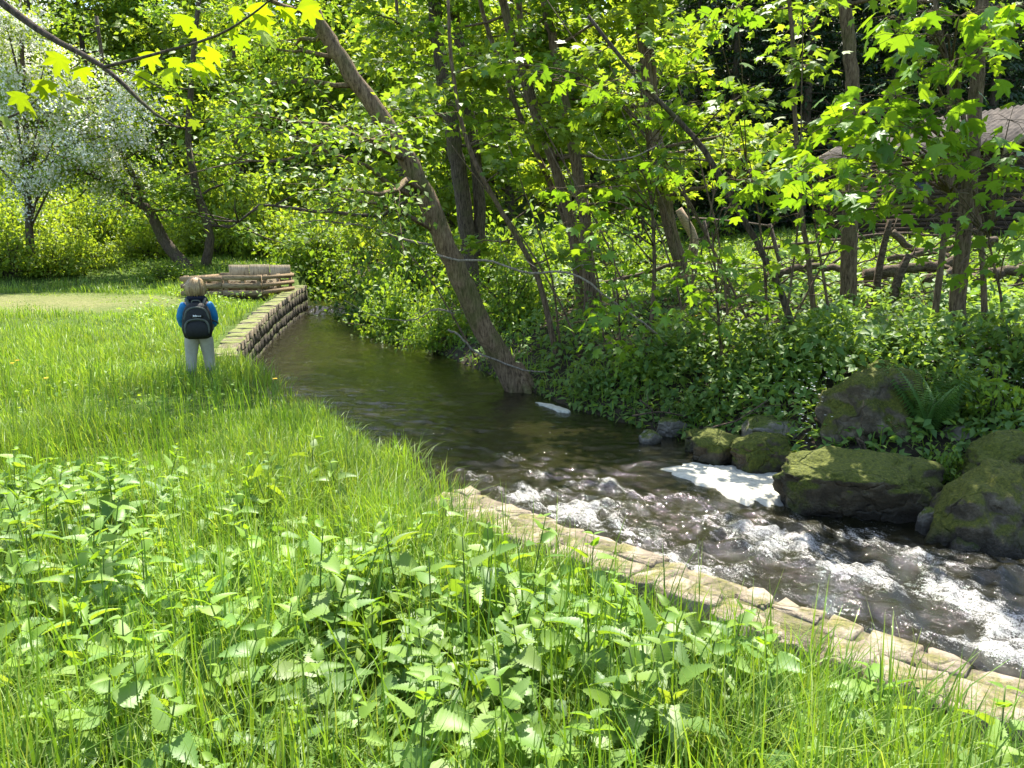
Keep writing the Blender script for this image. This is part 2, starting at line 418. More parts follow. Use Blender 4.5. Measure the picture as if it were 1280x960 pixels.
def water_mat():
    nt, N, L, B = node_mat('water')
    co = obj_co(N, True)
    at = N.new('ShaderNodeAttribute'); at.attribute_name = 'foam'
    rm = N.new('ShaderNodeMapping'); rm.inputs['Rotation'].default_value = (0, 0, R(53)); L.new(co, rm.inputs['Vector'])
    n1 = noise_n(N, L, 30, 8, rm.outputs[0], (.32, 1, 1), .80)
    n2 = noise_n(N, L, 5.5, 4, co, None, .6)
    n0 = noise_n(N, L, 110, 3, co, None, .7)
    nm = N.new('ShaderNodeMath'); nm.operation = 'MULTIPLY_ADD'; nm.inputs[1].default_value = .8; L.new(n0.outputs[0], nm.inputs[0]); L.new(n1.outputs[0], nm.inputs[2])
    nh = N.new('ShaderNodeMath'); nh.operation = 'MULTIPLY'; nh.inputs[1].default_value = .555; L.new(nm.outputs[0], nh.inputs[0])
    # foam where churned water breaks up
    a1 = N.new('ShaderNodeMath'); a1.operation = 'MULTIPLY_ADD'; a1.inputs[1].default_value = 3.0
    L.new(nh.outputs[0], a1.inputs[0]); L.new(at.outputs['Fac'], a1.inputs[2])
    fr = ramp(N, [(.28, (0, 0, 0)), (1.0, (1, 1, 1))])
    s1 = N.new('ShaderNodeMath'); s1.operation = 'SUBTRACT'; s1.inputs[1].default_value = 1.60
    L.new(a1.outputs[0], s1.inputs[0]); L.new(s1.outputs[0], fr.inputs[0])
    # drifting bubbles
    vo = N.new('ShaderNodeTexVoronoi'); vo.inputs['Scale'].default_value = 11
    L.new(co, vo.inputs['Vector'])
    vr = ramp(N, [(.03, (1, 1, 1)), (.075, (0, 0, 0))]); L.new(vo.outputs['Distance'], vr.inputs[0])
    nr = ramp(N, [(.50, (0, 0, 0)), (.60, (1, 1, 1))]); L.new(n2.outputs[0], nr.inputs[0])
    vm = N.new('ShaderNodeMath'); vm.operation = 'MULTIPLY'; L.new(vr.outputs[0], vm.inputs[0]); L.new(nr.outputs[0], vm.inputs[1])
    mxx = N.new('ShaderNodeMath'); mxx.operation = 'MAXIMUM'; L.new(fr.outputs[0], mxx.inputs[0]); L.new(vm.outputs[0], mxx.inputs[1])
    sc = N.new('ShaderNodeMath'); sc.operation = 'MULTIPLY'; sc.inputs[1].default_value = .92; L.new(mxx.outputs[0], sc.inputs[0])
    B.inputs['Base Color'].default_value = (.011, .010, .004, 1)
    B.inputs['Roughness'].default_value = .035; B.inputs['IOR'].default_value = 1.33; B.inputs['Specular IOR Level'].default_value = .5
    nb = noise_n(N, L, 30, 5, co, (1, 1, 1), .7)
    bp = N.new('ShaderNodeBump'); bp.inputs['Strength'].default_value = .40; bp.inputs['Distance'].default_value = .02
    L.new(nb.outputs[0], bp.inputs['Height']); L.new(bp.outputs[0], B.inputs['Normal'])
    F = N.new('ShaderNodeBsdfPrincipled'); F.inputs['Base Color'].default_value = (.58, .57, .52, 1); F.inputs['Roughness'].default_value = .5
    L.new(bp.outputs[0], F.inputs['Normal'])
    ms = N.new('ShaderNodeMixShader'); L.new(sc.outputs[0], ms.inputs[0]); L.new(B.outputs[0], ms.inputs[1]); L.new(F.outputs[0], ms.inputs[2])
    L.new(ms.outputs[0], N['Material Output'].inputs['Surface'])
water_mat()

def plain(name, c, rough=.7, spec=.3, var=.25, scale=12, bump=.3):
    nt, N, L, B = node_mat(name)
    n = noise_n(N, L, scale, 5, obj_co(N), None, .65)
    r = ramp(N, [(.3, tuple(x * (1 - var) for x in c)), (.7, tuple(min(.85, x * (1 + var)) for x in c))])
    L.new(n.outputs[0], r.inputs[0]); L.new(r.outputs[0], B.inputs['Base Color'])
    B.inputs['Roughness'].default_value = rough; B.inputs['Specular IOR Level'].default_value = spec
    bp = N.new('ShaderNodeBump'); bp.inputs['Strength'].default_value = bump; bp.inputs['Distance'].default_value = .01
    L.new(n.outputs[0], bp.inputs['Height']); L.new(bp.outputs[0], B.inputs['Normal'])
plain('foam', (.42, .40, .32), .8, .2, .30, 22, .8)
plain('slab', (.5, .48, .44), .8)
plain('roof', (.055, .046, .037), .9, .15, .7, 6, .9)
plain('skin', (.55, .33, .24), .5, .3, .06)
plain('hair', (.30, .20, .10), .5, .4, .35, 60, .6)
plain('navy', (.012, .014, .03), .8, .2, .3)
plain('blue_sleeve', (.012, .16, .36), .6, .3, .2)
plain('trouser', (.36, .345, .28), .85, .2, .12, 25, .5)
plain('boot', (.09, .10, .11), .6)
plain('pack_black', (.012, .013, .013), .7, .3, .3, 40)
plain('pack_grey', (.07, .08, .065), .7, .3, .25, 40)
plain('logo_white', (.8, .8, .8), .6, .2, .02)
plain('glass_dark', (.02, .02, .02), .15, .5, .1)

# ------------------------------------------------------------------ terrain
LS = np.array([(-7.2, 28), (-6.1, 24), (-5.75, 21), (-5.2, 17.5), (-4.55, 14), (-3.95, 11.3), (-2.2, 8.2), (-.58, 5.5), (.28, 4.48), (.86, 3.88), (1.30, 3.37), (1.65, 3.02), (1.95, 2.73), (2.6, 2.1), (3.6, 1.0), (5.2, -1), (8, -5)], float)
RS = np.array([(-5.4, 28), (-4.0, 23.4), (-2.43, 17.2), (-1.29, 14.2), (0, 11.15), (.6, 9.73), (1.57, 8.48), (2.1, 7.5), (2.45, 6.7), (3.35, 6.15), (3.95, 5.3), (4.9, 4.3), (6.2, 2.8), (8, 0), (11, -5)], float)
POLY = np.vstack([LS, RS[::-1]])

def dist_poly(x, y, pl):
    d = np.full(x.shape, 1e9)
    for (ax, ay), (bx, by) in zip(pl[:-1], pl[1:]):
        vx, vy = bx - ax, by - ay
        t = np.clip(((x - ax) * vx + (y - ay) * vy) / (vx * vx + vy * vy), 0, 1)
        d = np.minimum(d, np.hypot(x - ax - t * vx, y - ay - t * vy))
    return d
def inside(x, y, pl):
    c = np.zeros(x.shape, bool)
    n = len(pl)
    for i in range(n):
        x1, y1 = pl[i]; x2, y2 = pl[(i + 1) % n]
        if y1 == y2: continue
        cond = ((y1 > y) != (y2 > y)) & (x < (x2 - x1) * (y - y1) / (y2 - y1) + x1)
        c ^= cond
    return c

def field(x, y):
    """height, distance to the left shore, to the right shore, in-river"""
    x = np.asarray(x, float); y = np.asarray(y, float)
    dl, dr, riv = dist_poly(x, y, LS), dist_poly(x, y, RS), inside(x, y, POLY)
    nz = fbm(x * .35, y * .35, 4, 3)
    hl = np.interp(y, [-20, 0, 10, 14, 20, 23, 25, 28, 33, 36, 45, 60, 100, 200], [0, 0, 0, .10, .28, .36, .48, .85, 1.15, 1.6, 4.4, 10, 24, 40]) + .05 * nz
    hl = hl - .20 * np.exp(-(dl / .9) ** 2) * np.clip((5.6 - y) / .8, 0, 1)
    hl = hl + np.clip(-x - 14, 0, 30) * .10
    hr = np.interp(dr, [0, .25, .7, 1.5, 3, 5, 8, 12, 16, 22, 30, 45, 80, 200], [-.70, -.38, -.10, .18, .6, .95, 1.3, 1.72, 2.4, 3.8, 7.5, 15, 30, 60]) + .07 * nz * np.clip(dr, 0, 1)
    w = 1 / (1 + np.exp(-np.clip((dl - dr) / .5, -30, 30)))
    h = hl * (1 - w) * 1 + hr * w
    h = np.where(~riv & (dl >= dr), np.where(y < 27, np.maximum(hr, h * 0 + hr), hl * w * 0 + hr), np.where(~riv & (y < 27), hl, h))
    sm = np.clip((y - 27) / 3, 0, 1)
    w2 = 1 / (1 + np.exp(-np.clip((dl - dr) / 2.5, -30, 30)))
    h = np.where(~riv, h * (1 - sm) + sm * (hl * (1 - w2) + hr * w2), h)
    bed = -1.05 + .08 * nz
    h = np.where(riv, bed, h)
    return h, dl, dr, riv
def H(x, y):
    return float(field(np.array([x]), np.array([y]))[0][0])
def hit(u, v, y0=3.0, y1=80.0):
    """first point where a pixel's line of sight meets the land"""
    ys = np.linspace(y0, y1, 4000)
    d = ray(u, v)
    xs = d[0] / d[1] * ys; zs = CAM_H + d[2] / d[1] * ys
    h, dl, dr, riv = field(xs, ys)
    i = np.argmax((zs < h) & ~riv)
    if not ((zs < h) & ~riv).any(): i = len(ys) - 1
    return np.array([xs[i], ys[i], h[i]])

def water_z(y):
    return np.interp(y, [-5, 1, 3, 5, 7.5, 10, 23.0, 23.7, 30], [-.72, -.64, -.60, -.54, -.45, -.42, -.40, -.20, -.18])

gx = np.unique(np.concatenate([np.arange(-4, 7, .14), np.arange(-12, 16, .35), np.arange(-30, 36, 1.2), np.linspace(-130, 130, 30)]))
gy = np.unique(np.concatenate([np.arange(0, 13, .14), np.arange(-4, 30, .35), np.arange(-8, 60, 1.2), np.linspace(-20, 200, 24)]))
X, Y = np.meshgrid(gx, gy)
Hh, DL, DR, RIV = field(X, Y)
Hh = np.where((DL < .24) & (DL < DR) & (Y < 26), -1.0, Hh)
nx, ny = len(gx), len(gy)
idx = np.arange(nx * ny).reshape(ny, nx)
F = np.stack([idx[:-1, :-1], idx[:-1, 1:], idx[1:, 1:], idx[1:, :-1]], -1).reshape(-1, 4)
gmb = MB().add(np.stack([X, Y, Hh + .015 * fbm(X * 3, Y * 3, 2, 8)], -1), F)
ground = gmb.build('ground', 'ground', None, True, 'structure')
def path_mask(x, y):
    a = np.exp(-(((x + 12.4) / 5.0) ** 2 + ((y - 18.9 + .10 * (x + 12.4)) / 2.5) ** 2) ** 2)
    b = np.exp(-(((x + 9.2) / 1.2) ** 2 + ((y - 20.2 + .6 * (x + 9.2)) / .5) ** 2) ** 1)
    return np.maximum(a, .8 * b)
cov = np.zeros((ny, nx, 3))
left = (DL < DR)
cov[..., 0] = np.where(left, .9, np.clip((DR - 5.5) / 3, 0, .9)); cov[..., 0][RIV] = 0
cov[..., 1] = np.where(left, path_mask(X, Y) * .72, 0)
at = ground.data.attributes.new('cover', 'FLOAT_VECTOR', 'POINT')
at.data.foreach_set('vector', cov.reshape(-1).astype(np.float32))

# ------------------------------------------------------------------ the stream
def arc(pl):
    s = np.concatenate([[0], np.cumsum(np.hypot(*np.diff(pl, axis=0).T))])
    return s
def along(pl, n_or_t):
    s = arc(pl)
    t = np.asarray(n_or_t) * s[-1]
    return np.stack([np.interp(t, s, pl[:, 0]), np.interp(t, s, pl[:, 1])], -1)
def water():
    # rows run across the stream, matched by forward distance
    ys = np.concatenate([np.arange(-4, 1.2, .2), np.arange(1.2, 11.5, .032), np.arange(11.5, 28, .09)])
    def xat(pl, y): o = np.argsort(pl[:, 1]); return np.interp(y, pl[o, 1], pl[o, 0])
    m = 130
    xl, xr = xat(LS, ys) - .12, xat(RS, ys) + .45
    t = np.linspace(0, 1, m)
    X = xl[:, None] * (1 - t) + xr[:, None] * t
    Y = np.repeat(ys[:, None], m, 1)
    Z = np.repeat(water_z(ys)[:, None], m, 1)
    # local turbulence of the rapids and the small cascade
    turb = 1 / (1 + np.exp((Y - 6.9) / .55)) * np.clip((Y + 1) / 2, 0, 1)
    casc = np.exp(-((Y - 23.3) / .5) ** 2)
    amp = .012 + .030 * turb + .06 * casc
    fp = G(905, 600, -.47); amp = amp * (1 - .95 * np.exp(-((X - fp[0]) / .75) ** 4 - ((Y - fp[1]) / .45) ** 4))
    # flow-aligned coordinates
    dx, dy = .60, -.80
    a, b = X * dx + Y * dy, X * dy - Y * dx
    wx = a + .25 * fbm(a * 1.6, b * 1.6, 2, 31); wy = b + .25 * fbm(a * 1.6 + 9, b * 1.6, 2, 32)
    n1 = fbm(wx * 1.7, wy * 2.3, 3, 41)
    rid = 1 - np.abs(fbm(wx * 2.6, wy * 3.4, 4, 43)) * 1.6
    n2 = fbm(X * 9, Y * 9, 3, 44) + .5 * fbm(a * 9, b * 22, 3, 47)
    Z = Z + amp * (.55 * n1 + .50 * rid + .26 * n2) + .0065 * fbm(X * 6, Y * 12, 4, 45)
    foam = np.zeros_like(X)
    spots = [(600, 600, .30, .15, .5), (655, 622, .42, .16, .85), (720, 640, .45, .20, .95), (800, 660, .5, .22, .85), (690, 605, .35, .12, .5), (770, 615, .5, .12, .5), (840, 690, .42, .15, .75), (640, 580, .5, .14, .4),
             (940, 665, .40, .16, 1.05), (985, 675, .3, .14, .95), (900, 640, .4, .12, .6), (1080, 715, .5, .12, .8), (1160, 730, .5, .14, .9), (1220, 755, .45, .16, .95), (1265, 780, .4, .2, .95), (1240, 800, .3, .14, .7), (1130, 690, .5, .10, .5), (1010, 705, .5, .12, .6), (1060, 660, .5, .1, .3),
             (330, 440, .9, .2, .22), (350, 470, .9, .2, .25), (415, 391, .7, .25, .95), (445, 393, .5, .2, .9), (380, 425, 1.6, .25, .2), (480, 505, .8, .15, .2), (560, 545, .8, .2, .25)]
    for u, v, sa, sb, w in spots:
        g = G(u, v, -.5 if v > 540 else -.4)
        da, db = (X - g[0]) * dx + (Y - g[1]) * dy, (X - g[0]) * dy - (Y - g[1]) * dx
        if v < 400: da, db = X - g[0], Y - g[1]
        foam = np.maximum(foam, w * np.exp(-(da / sa) ** 2 - (db / sb) ** 2))
    foam = foam * (.45 + .5 * np.clip(rid, -.5, 1) + .25 * n2) + .5 * turb * np.clip(rid - .5, 0, 1)
    foam = np.clip(foam * .95, 0, .54) + .09 * turb
    Z = Z + .025 * np.clip(foam, 0, 1) * (1 + 1.8 * n2)
    n, _ = X.shape
    idx = np.arange(n * m).reshape(n, m)
    F = np.stack([idx[:-1, :-1], idx[:-1, 1:], idx[1:, 1:], idx[1:, :-1]], -1).reshape(-1, 4)
    o = MB().add(np.stack([X, Y, Z], -1), F).build('stream_water', 'water', None, True, 'structure')
    at = o.data.attributes.new('foam', 'FLOAT', 'POINT')
    at.data.foreach_set('value', foam.ravel().astype(np.float32))
water()

# ------------------------------------------------------------------ stone walls
def prism(poly, z0, z1, rng, bev=.010, top_j=.005):
    """irregular block with a chamfered top edge: poly is a CCW outline"""
    p = np.asarray(poly, float); k = len(p); c = p.mean(0)
    q = c + (p - c) * (1 - bev / (np.linalg.norm(p - c, axis=1)[:, None] + 1e-6))
    tj = rng.normal(0, top_j, k)
    v = np.vstack([np.column_stack([p, np.full(k, z0)]), np.column_stack([p + rng.normal(0, .004, p.shape), z1 - bev + tj]), np.column_stack([q, z1 + tj]), [[c[0], c[1], z1 + rng.normal(0.0, .004)]]])
    a = np.arange(k); b = (a + 1) % k
    f4 = np.concatenate([np.stack([a, b, k + b, k + a], 1), np.stack([k + a, k + b, 2 * k + b, 2 * k + a], 1)])
    f3 = np.stack([2 * k + a, 2 * k + b, np.full(k, 3 * k)], 1)
    return v, [f4, f3]

def wall(name, label, s_from, s_to, ztop, width, row_split, lens, mat_top, mat_face, land_courses, river_courses, zb_land, zb_river, seed):
    rng = np.random.default_rng(seed)
    s = arc(LS)
    dense = np.linspace(0, s[-1], 900)
    pl = np.stack([np.interp(dense, s, LS[:, 0]), np.interp(dense, s, LS[:, 1])], -1)
    for _ in range(25): pl[1:-1] = (pl[:-2] + 2 * pl[1:-1] + pl[2:]) / 4
    tg = np.gradient(pl, axis=0); tg /= np.linalg.norm(tg, axis=1)[:, None]
    nrm = np.stack([tg[:, 1], -tg[:, 0]], -1)          # LS runs downstream: this points to the land side
    def at(sv, off):
        return np.array([np.interp(sv, dense, pl[:, 0]) + off * np.interp(sv, dense, nrm[:, 0]), np.interp(sv, dense, pl[:, 1]) + off * np.interp(sv, dense, nrm[:, 1])])
    mid = at((s_from + s_to) / 2, width / 2)
    W = thing(name, label, 'wall', (mid[0], mid[1], 0))
    o3 = np.array([mid[0], mid[1], 0])
    # earth and mortar core
    core = MB(); ss = np.arange(s_from + .04, s_to - .04, .2)
    ring = []
    for x in ss:
        zt = ztop(x) - .006
        A, B = at(x, .03), at(x, width - .03)
        ring += [[*A, -1.0], [*A, zt], [*B, zt], [*B, -1.0]]
    k = len(ss); F = []
    for i in range(k - 1):
        for j in range(4):
            F.append([4 * i + j, 4 * i + (j + 1) % 4, 4 * i + 4 + (j + 1) % 4, 4 * i + 4 + j])
    F += [[0, 3, 2, 1], [4 * k - 4, 4 * k - 3, 4 * k - 2, 4 * k - 1]]
    core.add(np.array(ring) - o3, np.array(F)).build('core', 'mortar', W)
    # coping stones
    rows = [(0 - .01, row_split), (row_split, width + .02)] if row_split else [(-.01, width + .02)]
    cnt = 0
    for r0, r1 in rows:
        x = s_from
        while x < s_to:
            l = rng.uniform(*lens); e = min(x + l, s_to)
            g = .008
            j = lambda a=.014: rng.normal(0, a)
            mj = rng.uniform(-.04, .04) if row_split else 0
            A0, A1 = r0 + g, r1 - g + mj * (r0 < 0.05)
            if r0 > .05: A0 = r0 + g + rng.uniform(-.02, .012)
            pts = [at(x + g + j(), A0 + j(.012)), at((x + e) / 2 + j(), A0 + j(.018)), at(e - g + j(), A0 + j(.012)), at(e - g + j(), (A0 + A1) / 2 + j()), at(e - g + j(), A1 + j(.02)), at((x + e) / 2 + j(), A1 + j(.02)), at(x + g + j(), A1 + j(.02)), at(x + g + j(), (A0 + A1) / 2 + j())]
            pts = np.array(pts)
            ar = np.sum(pts[:, 0] * np.roll(pts[:, 1], -1) - np.roll(pts[:, 0], -1) * pts[:, 1])
            if ar < 0: pts = pts[::-1]
            zt = ztop((x + e) / 2) + rng.normal(0, .007)
            v, f = prism(pts, zt - .13, zt, rng)
            MB().add(v - o3, f).build('coping_stone', mat_top, W); cnt += 1
            x = e
    # face courses
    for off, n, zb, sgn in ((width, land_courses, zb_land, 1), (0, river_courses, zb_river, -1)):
        for c in range(n):
            x = s_from
            while x < s_to:
                l = rng.uniform(lens[0] * .9, lens[1] * 1.1); e = min(x + l, s_to)
                xm = (x + e) / 2
                hi = ztop(xm) - .14; hh = (hi - zb) / n
                zj = rng.uniform(-.025, .025) if n > 2 else 0; z1 = hi - hh * c - .008 + zj * (c > 0); z0 = hi - hh * (c + 1) + .010 + rng.uniform(-.02, .02) * (n > 2)
                jg = .016 if n > 2 else .008; a, b = at(x + jg, off), at(e - jg, off); nn = (at(xm, off + 1) - at(xm, off)) * sgn
                pr = rng.uniform(.0, .012) * (1 if n < 3 else .5)
                dpt = .10
                v = []
                for q in (a, b):
                    for zz in (z0, z1):
                        v.append([*(q - nn * dpt), zz])
                ins = .007
                d = (b - a) / np.linalg.norm(b - a)
                for q, sg in ((a, 1), (b, -1)):
                    for zz, sz in ((z0, 1), (z1, -1)):
                        v.append([*(q + d * sg * rng.uniform(0, .006)), zz + sz * rng.uniform(0, .005)])
                for q, sg in ((a, 1), (b, -1)):
                    for zz, sz in ((z0, 1), (z1, -1)):
                        v.append([*(q + d * sg * ins + nn * (pr + rng.uniform(0, .010))), zz + sz * ins])
                f = []
                for k0 in (0, 4):
                    for p, q in ((0, 1), (1, 3), (3, 2), (2, 0)):
                        f.append([k0 + p, k0 + q, k0 + 4 + q, k0 + 4 + p])
                f.append([8, 9, 11, 10])
                MB().add(np.array(v) - o3, np.array(f)).build('face_stone', mat_face, W); cnt += 1
                x = e
    return W, at, s
S = arc(LS)
s_near0 = float(np.interp(7, np.arange(len(S)), S)) + .45
s_near1 = float(np.interp(14, np.arange(len(S)), S))
s_far0 = float(np.interp(1, np.arange(len(S)), S)) + .1
s_far1 = float(np.interp(5, np.arange(len(S)), S)) + .35
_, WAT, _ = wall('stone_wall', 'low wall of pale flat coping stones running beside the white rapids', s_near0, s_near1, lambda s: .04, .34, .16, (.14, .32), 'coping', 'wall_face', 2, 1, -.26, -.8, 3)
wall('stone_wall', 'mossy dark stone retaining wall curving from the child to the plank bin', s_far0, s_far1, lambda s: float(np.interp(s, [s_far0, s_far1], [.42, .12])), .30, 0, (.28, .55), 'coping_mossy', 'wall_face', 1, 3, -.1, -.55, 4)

# ------------------------------------------------------------------ boulders
def boulder(name, label, u, v, wpx, hpx, Yd, depth, zsink, seed, mat='boulder', squash=1.0, tilt=0.0):
    """u,v: centre of the visible stone in the photograph; Yd its distance; sizes follow"""
    rng = random.Random(seed)
    c = P(u, v, Yd); t = Yd / ray(u, v)[1]
    rx, rz, ry = wpx / FPX * t / 2, hpx / FPX * t / 2, depth / 2
    import bmesh
    bm = bmesh.new()
    bmesh.ops.create_icosphere(bm, subdivisions=5 if wpx > 80 else 4, radius=1)
    o = Vector((rng.uniform(0, 50), rng.uniform(0, 50), rng.uniform(0, 50)))
    planes = [(Vector((rng.gauss(0, 1), rng.gauss(0, 1), rng.gauss(0, .8))).normalized(), rng.uniform(.66, .92)) for _ in range(11)]
    for vt in bm.verts:
        p = vt.co.copy()
        for n, d in planes:                     # broken faces
            e = p.dot(n) - d
            if e > 0: p -= n * e * .95
        p *= 1 - .05 * (1 - abs(mnoise.noise(p * 5 + o * 2))) ** 6 + .20 * mnoise.noise(p * 1.5 + o) + .12 * mnoise.noise(p * 3.5 + o) + .07 * abs(mnoise.noise(p * 7 + o)) + .045 * mnoise.noise(p * 15 + o)
        p.x += tilt * p.z
        vt.co = Vector((p.x * rx * 1.10, p.y * ry * 1.1, p.z * (rz if p.z > 0 else rz + zsink) * 1.10))
    me = bpy.data.meshes.new(name); bm.to_mesh(me); bm.free()
    for pl in me.polygons: pl.use_smooth = True
    me.materials.append(MAT[mat])
    b = obj(name, me, loc=c)
    return tag(b, label, 'boulder' if wpx > 45 else 'rock')
boulder('boulder', 'long low moss-topped boulder lying at the water beside the foam', 1062, 600, 192, 92, 6.35, .85, .35, 11)
boulder('boulder', 'tall blocky boulder with dark face and thick moss cap beside the fern', 1092, 520, 118, 112, 7.35, .8, .3, 12, 'boulder_half', tilt=-.1)
boulder('boulder', 'mossy rounded stone perched behind the tall blocky boulder', 1108, 474, 72, 40, 7.75, .5, .3, 13)
boulder('boulder', 'broad sloping boulder with bare grey face and mossy flank at the stream edge', 1232, 645, 150, 120, 5.75, .8, .4, 14, 'boulder_half', tilt=.15)
boulder('boulder', 'large mossy slab of rock rising behind the grey-faced boulder', 1250, 595, 140, 90, 6.35, .9, .4, 15)
boulder('boulder', 'dark mossy stone at the head of the white foam patch', 902, 557, 74, 40, 7.65, .5, .2, 16)
boulder('boulder', 'green moss covered stone between the foam and the long boulder', 956, 564, 84, 40, 7.35, .5, .2, 17)
boulder('boulder', 'pale flat rock slab leaning on the bank above the foam', 962, 538, 76, 34, 7.75, .5, .3, 18, 'boulder_bare')
boulder('rock', 'small wet grey stone at the waterline below the grey-faced boulder', 1206, 682, 30, 20, 5.45, .16, .12, 19, 'boulder_bare')
boulder('rock', 'small pale stone wedged between the long boulder and the grey-faced boulder', 1160, 648, 26, 24, 5.8, .16, .15, 20, 'boulder_bare')
boulder('rock', 'half buried grey rock right of the fern', 1195, 545, 40, 34, 6.9, .3, .3, 21, 'boulder_bare')
boulder('rock', 'little pale stone on the bank edge under the leaning grass tuft', 812, 546, 26, 16, 8.3, .2, .12, 22, 'boulder_bare')
boulder('rock', 'flat brown stone on the earth bank above the pale edge stone', 838, 530, 34, 16, 8.6, .25, .15, 23, 'boulder_bare')
boulder('rock', 'mossy lump of stone at the foot of the earth bank', 872, 548, 34, 22, 8.0, .25, .2, 24)

# ------------------------------------------------------------------ foam patches
def foam_patch(label, outline, z, seed):
    pts = np.array([G(u, v, z)[:2] for u, v in outline])
    c = pts.mean(0)
    p = np.vstack([spline(np.vstack([pts, pts[:1]]), 61)[:-1]])
    th_ = np.arange(len(p)) * 2 * math.pi / len(p)
    p = c + (p - c) * (1 + .10 * vnoise(np.cos(th_) * 5 + seed, np.sin(th_) * 5, seed) + .07 * vnoise(np.cos(th_) * 14, np.sin(th_) * 14, seed))[:, None]
    rings, V = [0, .3, .55, .78, .93, 1.0], []
    zz = [.03, .03, .028, .024, .014, -.03]
    n = len(p)
    for r, h in zip(rings[1:], zz[1:]):
        q = c + (p - c) * r
        V.append(np.column_stack([q, z + h + .008 * fbm(q[:, 0] * 9, q[:, 1] * 9, 3, seed)]))
    V = np.vstack([[[*c, z + .03]], *V])
    a = np.arange(n); b = (a + 1) % n
    f3 = np.stack([np.zeros(n, int), 1 + a, 1 + b], 1)
    f4 = np.concatenate([np.stack([1 + i * n + a, 1 + (i + 1) * n + a, 1 + (i + 1) * n + b, 1 + i * n + b], 1) for i in range(4)])
    o = MB().add(V - [*c, z], [f3, f4]).build('foam_patch', 'foam', None, True)
    o.location = (*c, z)
    return tag(o, label, 'foam')
foam_patch('cream white foam raft lying still against the mossy boulders', [(818, 588), (858, 574), (880, 576), (925, 582), (975, 586), (985, 626), (940, 628), (880, 610)], -.47, 1)
foam_patch('thin pale scum line of foam under the leaning tree', [(668, 504), (690, 507), (712, 514), (706, 516), (685, 511)], -.42, 2)

# ------------------------------------------------------------------ trees
def limb_set(rng, path, rad, t0, t1, n, L, elev, sub, azc=None, azs=math.pi):
    """limbs along a stem: returns [(path, r0, [twig paths])], plus leaf anchor points"""
    out, anchors, dirs = [], [], []
    for i in range(n):
        t = t0 + (t1 - t0) * (i + rng.uniform(.1, .9)) / n
        k = t * (len(path) - 1); a = int(k); f = k - a
        base = path[a] * (1 - f) + path[min(a + 1, len(path) - 1)] * f
        r = np.interp(k, np.arange(len(rad)), rad)
        az = (i * 2.399 + rng.normal(0, .5)) if azc is None else azc + rng.uniform(-azs, azs)
        el = rng.uniform(*elev)
        l = L * rng.uniform(.6, 1.15) * (1 - .45 * (t - t0) / max(.01, t1 - t0))
        d = np.array([math.cos(az) * math.cos(el), math.sin(az) * math.cos(el), math.sin(el)])
        side = np.array([-math.sin(az), math.cos(az), 0]) * rng.normal(0, .18)
        pts = np.array([base + d * l * q + side * l * q * q + np.array([0, 0, -.12 * l * q * q]) + rng.normal(0, .02 * l, 3) * (q > 0) for q in np.linspace(0, 1, 6)])
        tw = []
        for j in range(sub):
            q = rng.uniform(.25, 1.0)
            b = pts[int(q * 5)] * (1 - (q * 5) % 1) + pts[min(5, int(q * 5) + 1)] * ((q * 5) % 1)
            a2 = az + rng.choice([-1, 1]) * rng.uniform(.3, 1.2); e2 = rng.normal(.05, .3)
            l2 = l * rng.uniform(.22, .45)
            d2 = np.array([math.cos(a2) * math.cos(e2), math.sin(a2) * math.cos(e2), math.sin(e2)])
            e = b + d2 * l2; m = b + d2 * l2 * .5 + rng.normal(0, .04 * l2, 3)
            tw.append(np.array([b, m, e + [0, 0, -.06 * l2]]))
            anchors.append((b, e, a2))
        out.append((pts, max(.006, min(r * .42, .02 + .012 * l)), tw))
    return out, anchors

def leaf_points(rng, anchors, n, jit):
    k = rng.integers(0, len(anchors), n)
    A = np.array([a[0] for a in anchors])[k]; B = np.array([a[1] for a in anchors])[k]; az = np.array([a[2] for a in anchors])[k]
    t = rng.uniform(.1, 1.12, n)[:, None]
    return A * (1 - t) + B * t + rng.normal(0, jit, (n, 3)) * [1, 1, .55], az - math.pi / 2 + rng.normal(0, .9, n)

def make_tree(name, label, cat, stems, mat='bark', crown='crown', nleaf=3000, leaf=.13, tmpl=T_MAPLE, limbs=10, L=1.8, t0=.35, elev=(0, .6), sub=7, group=None, seed=0, jit=.10, sides=10, droop=-.35, bare=0, azc=None, azs=math.pi, root=True):
    """stems: list of (path points (n,3), base radius, top radius)"""
    rng = np.random.default_rng(seed + 100)
    base = np.array(stems[0][0][0], float)
    T = thing(name, label, cat, tuple(base), group)
    allanch = []
    for si, (pts, r0, r1) in enumerate(stems):
        pts = np.asarray(pts, float)
        n = max(10, len(pts) * 5)
        path = spline(pts, n)
        path[1:] += rng.normal(0, r0 * .05, (n - 1, 3))
        rad = np.linspace(r0, r1, n)
        if root and si == 0:
            path = np.vstack([path[0] - [0, 0, .35], path]); rad = np.concatenate([[r0 * 1.35], rad]); rad[1] *= 1.15; rad[2] *= 1.05
        v, f = tube(path - base, rad, sides, True, .07, seed + si)
        MB().add(v, f).build('trunk' if si == 0 else 'stem', mat, T, True)
        lim, anc = limb_set(rng, path, rad, t0, .98, max(3, int(limbs * (1 if si == 0 else .7))), L, elev, sub, azc, azs)
        for pts2, r, tw in lim:
            mb = MB()
            mb.add(*tube(pts2 - base, np.linspace(r, .004, len(pts2)), 5))
            for t in tw:
                mb.add(*tube(t - base, [.006, .005, .003], 3, False))
            mb.build('limb', mat, T, True)
        allanch += anc
    if nleaf:
        p, yaw = leaf_points(rng, allanch, nleaf, jit)
        mb = MB().add(*rleaves(rng, tmpl, p - base, leaf, droop, .45, yaw))
        mb.build('crown', crown, T, False, 'stuff')
    return T

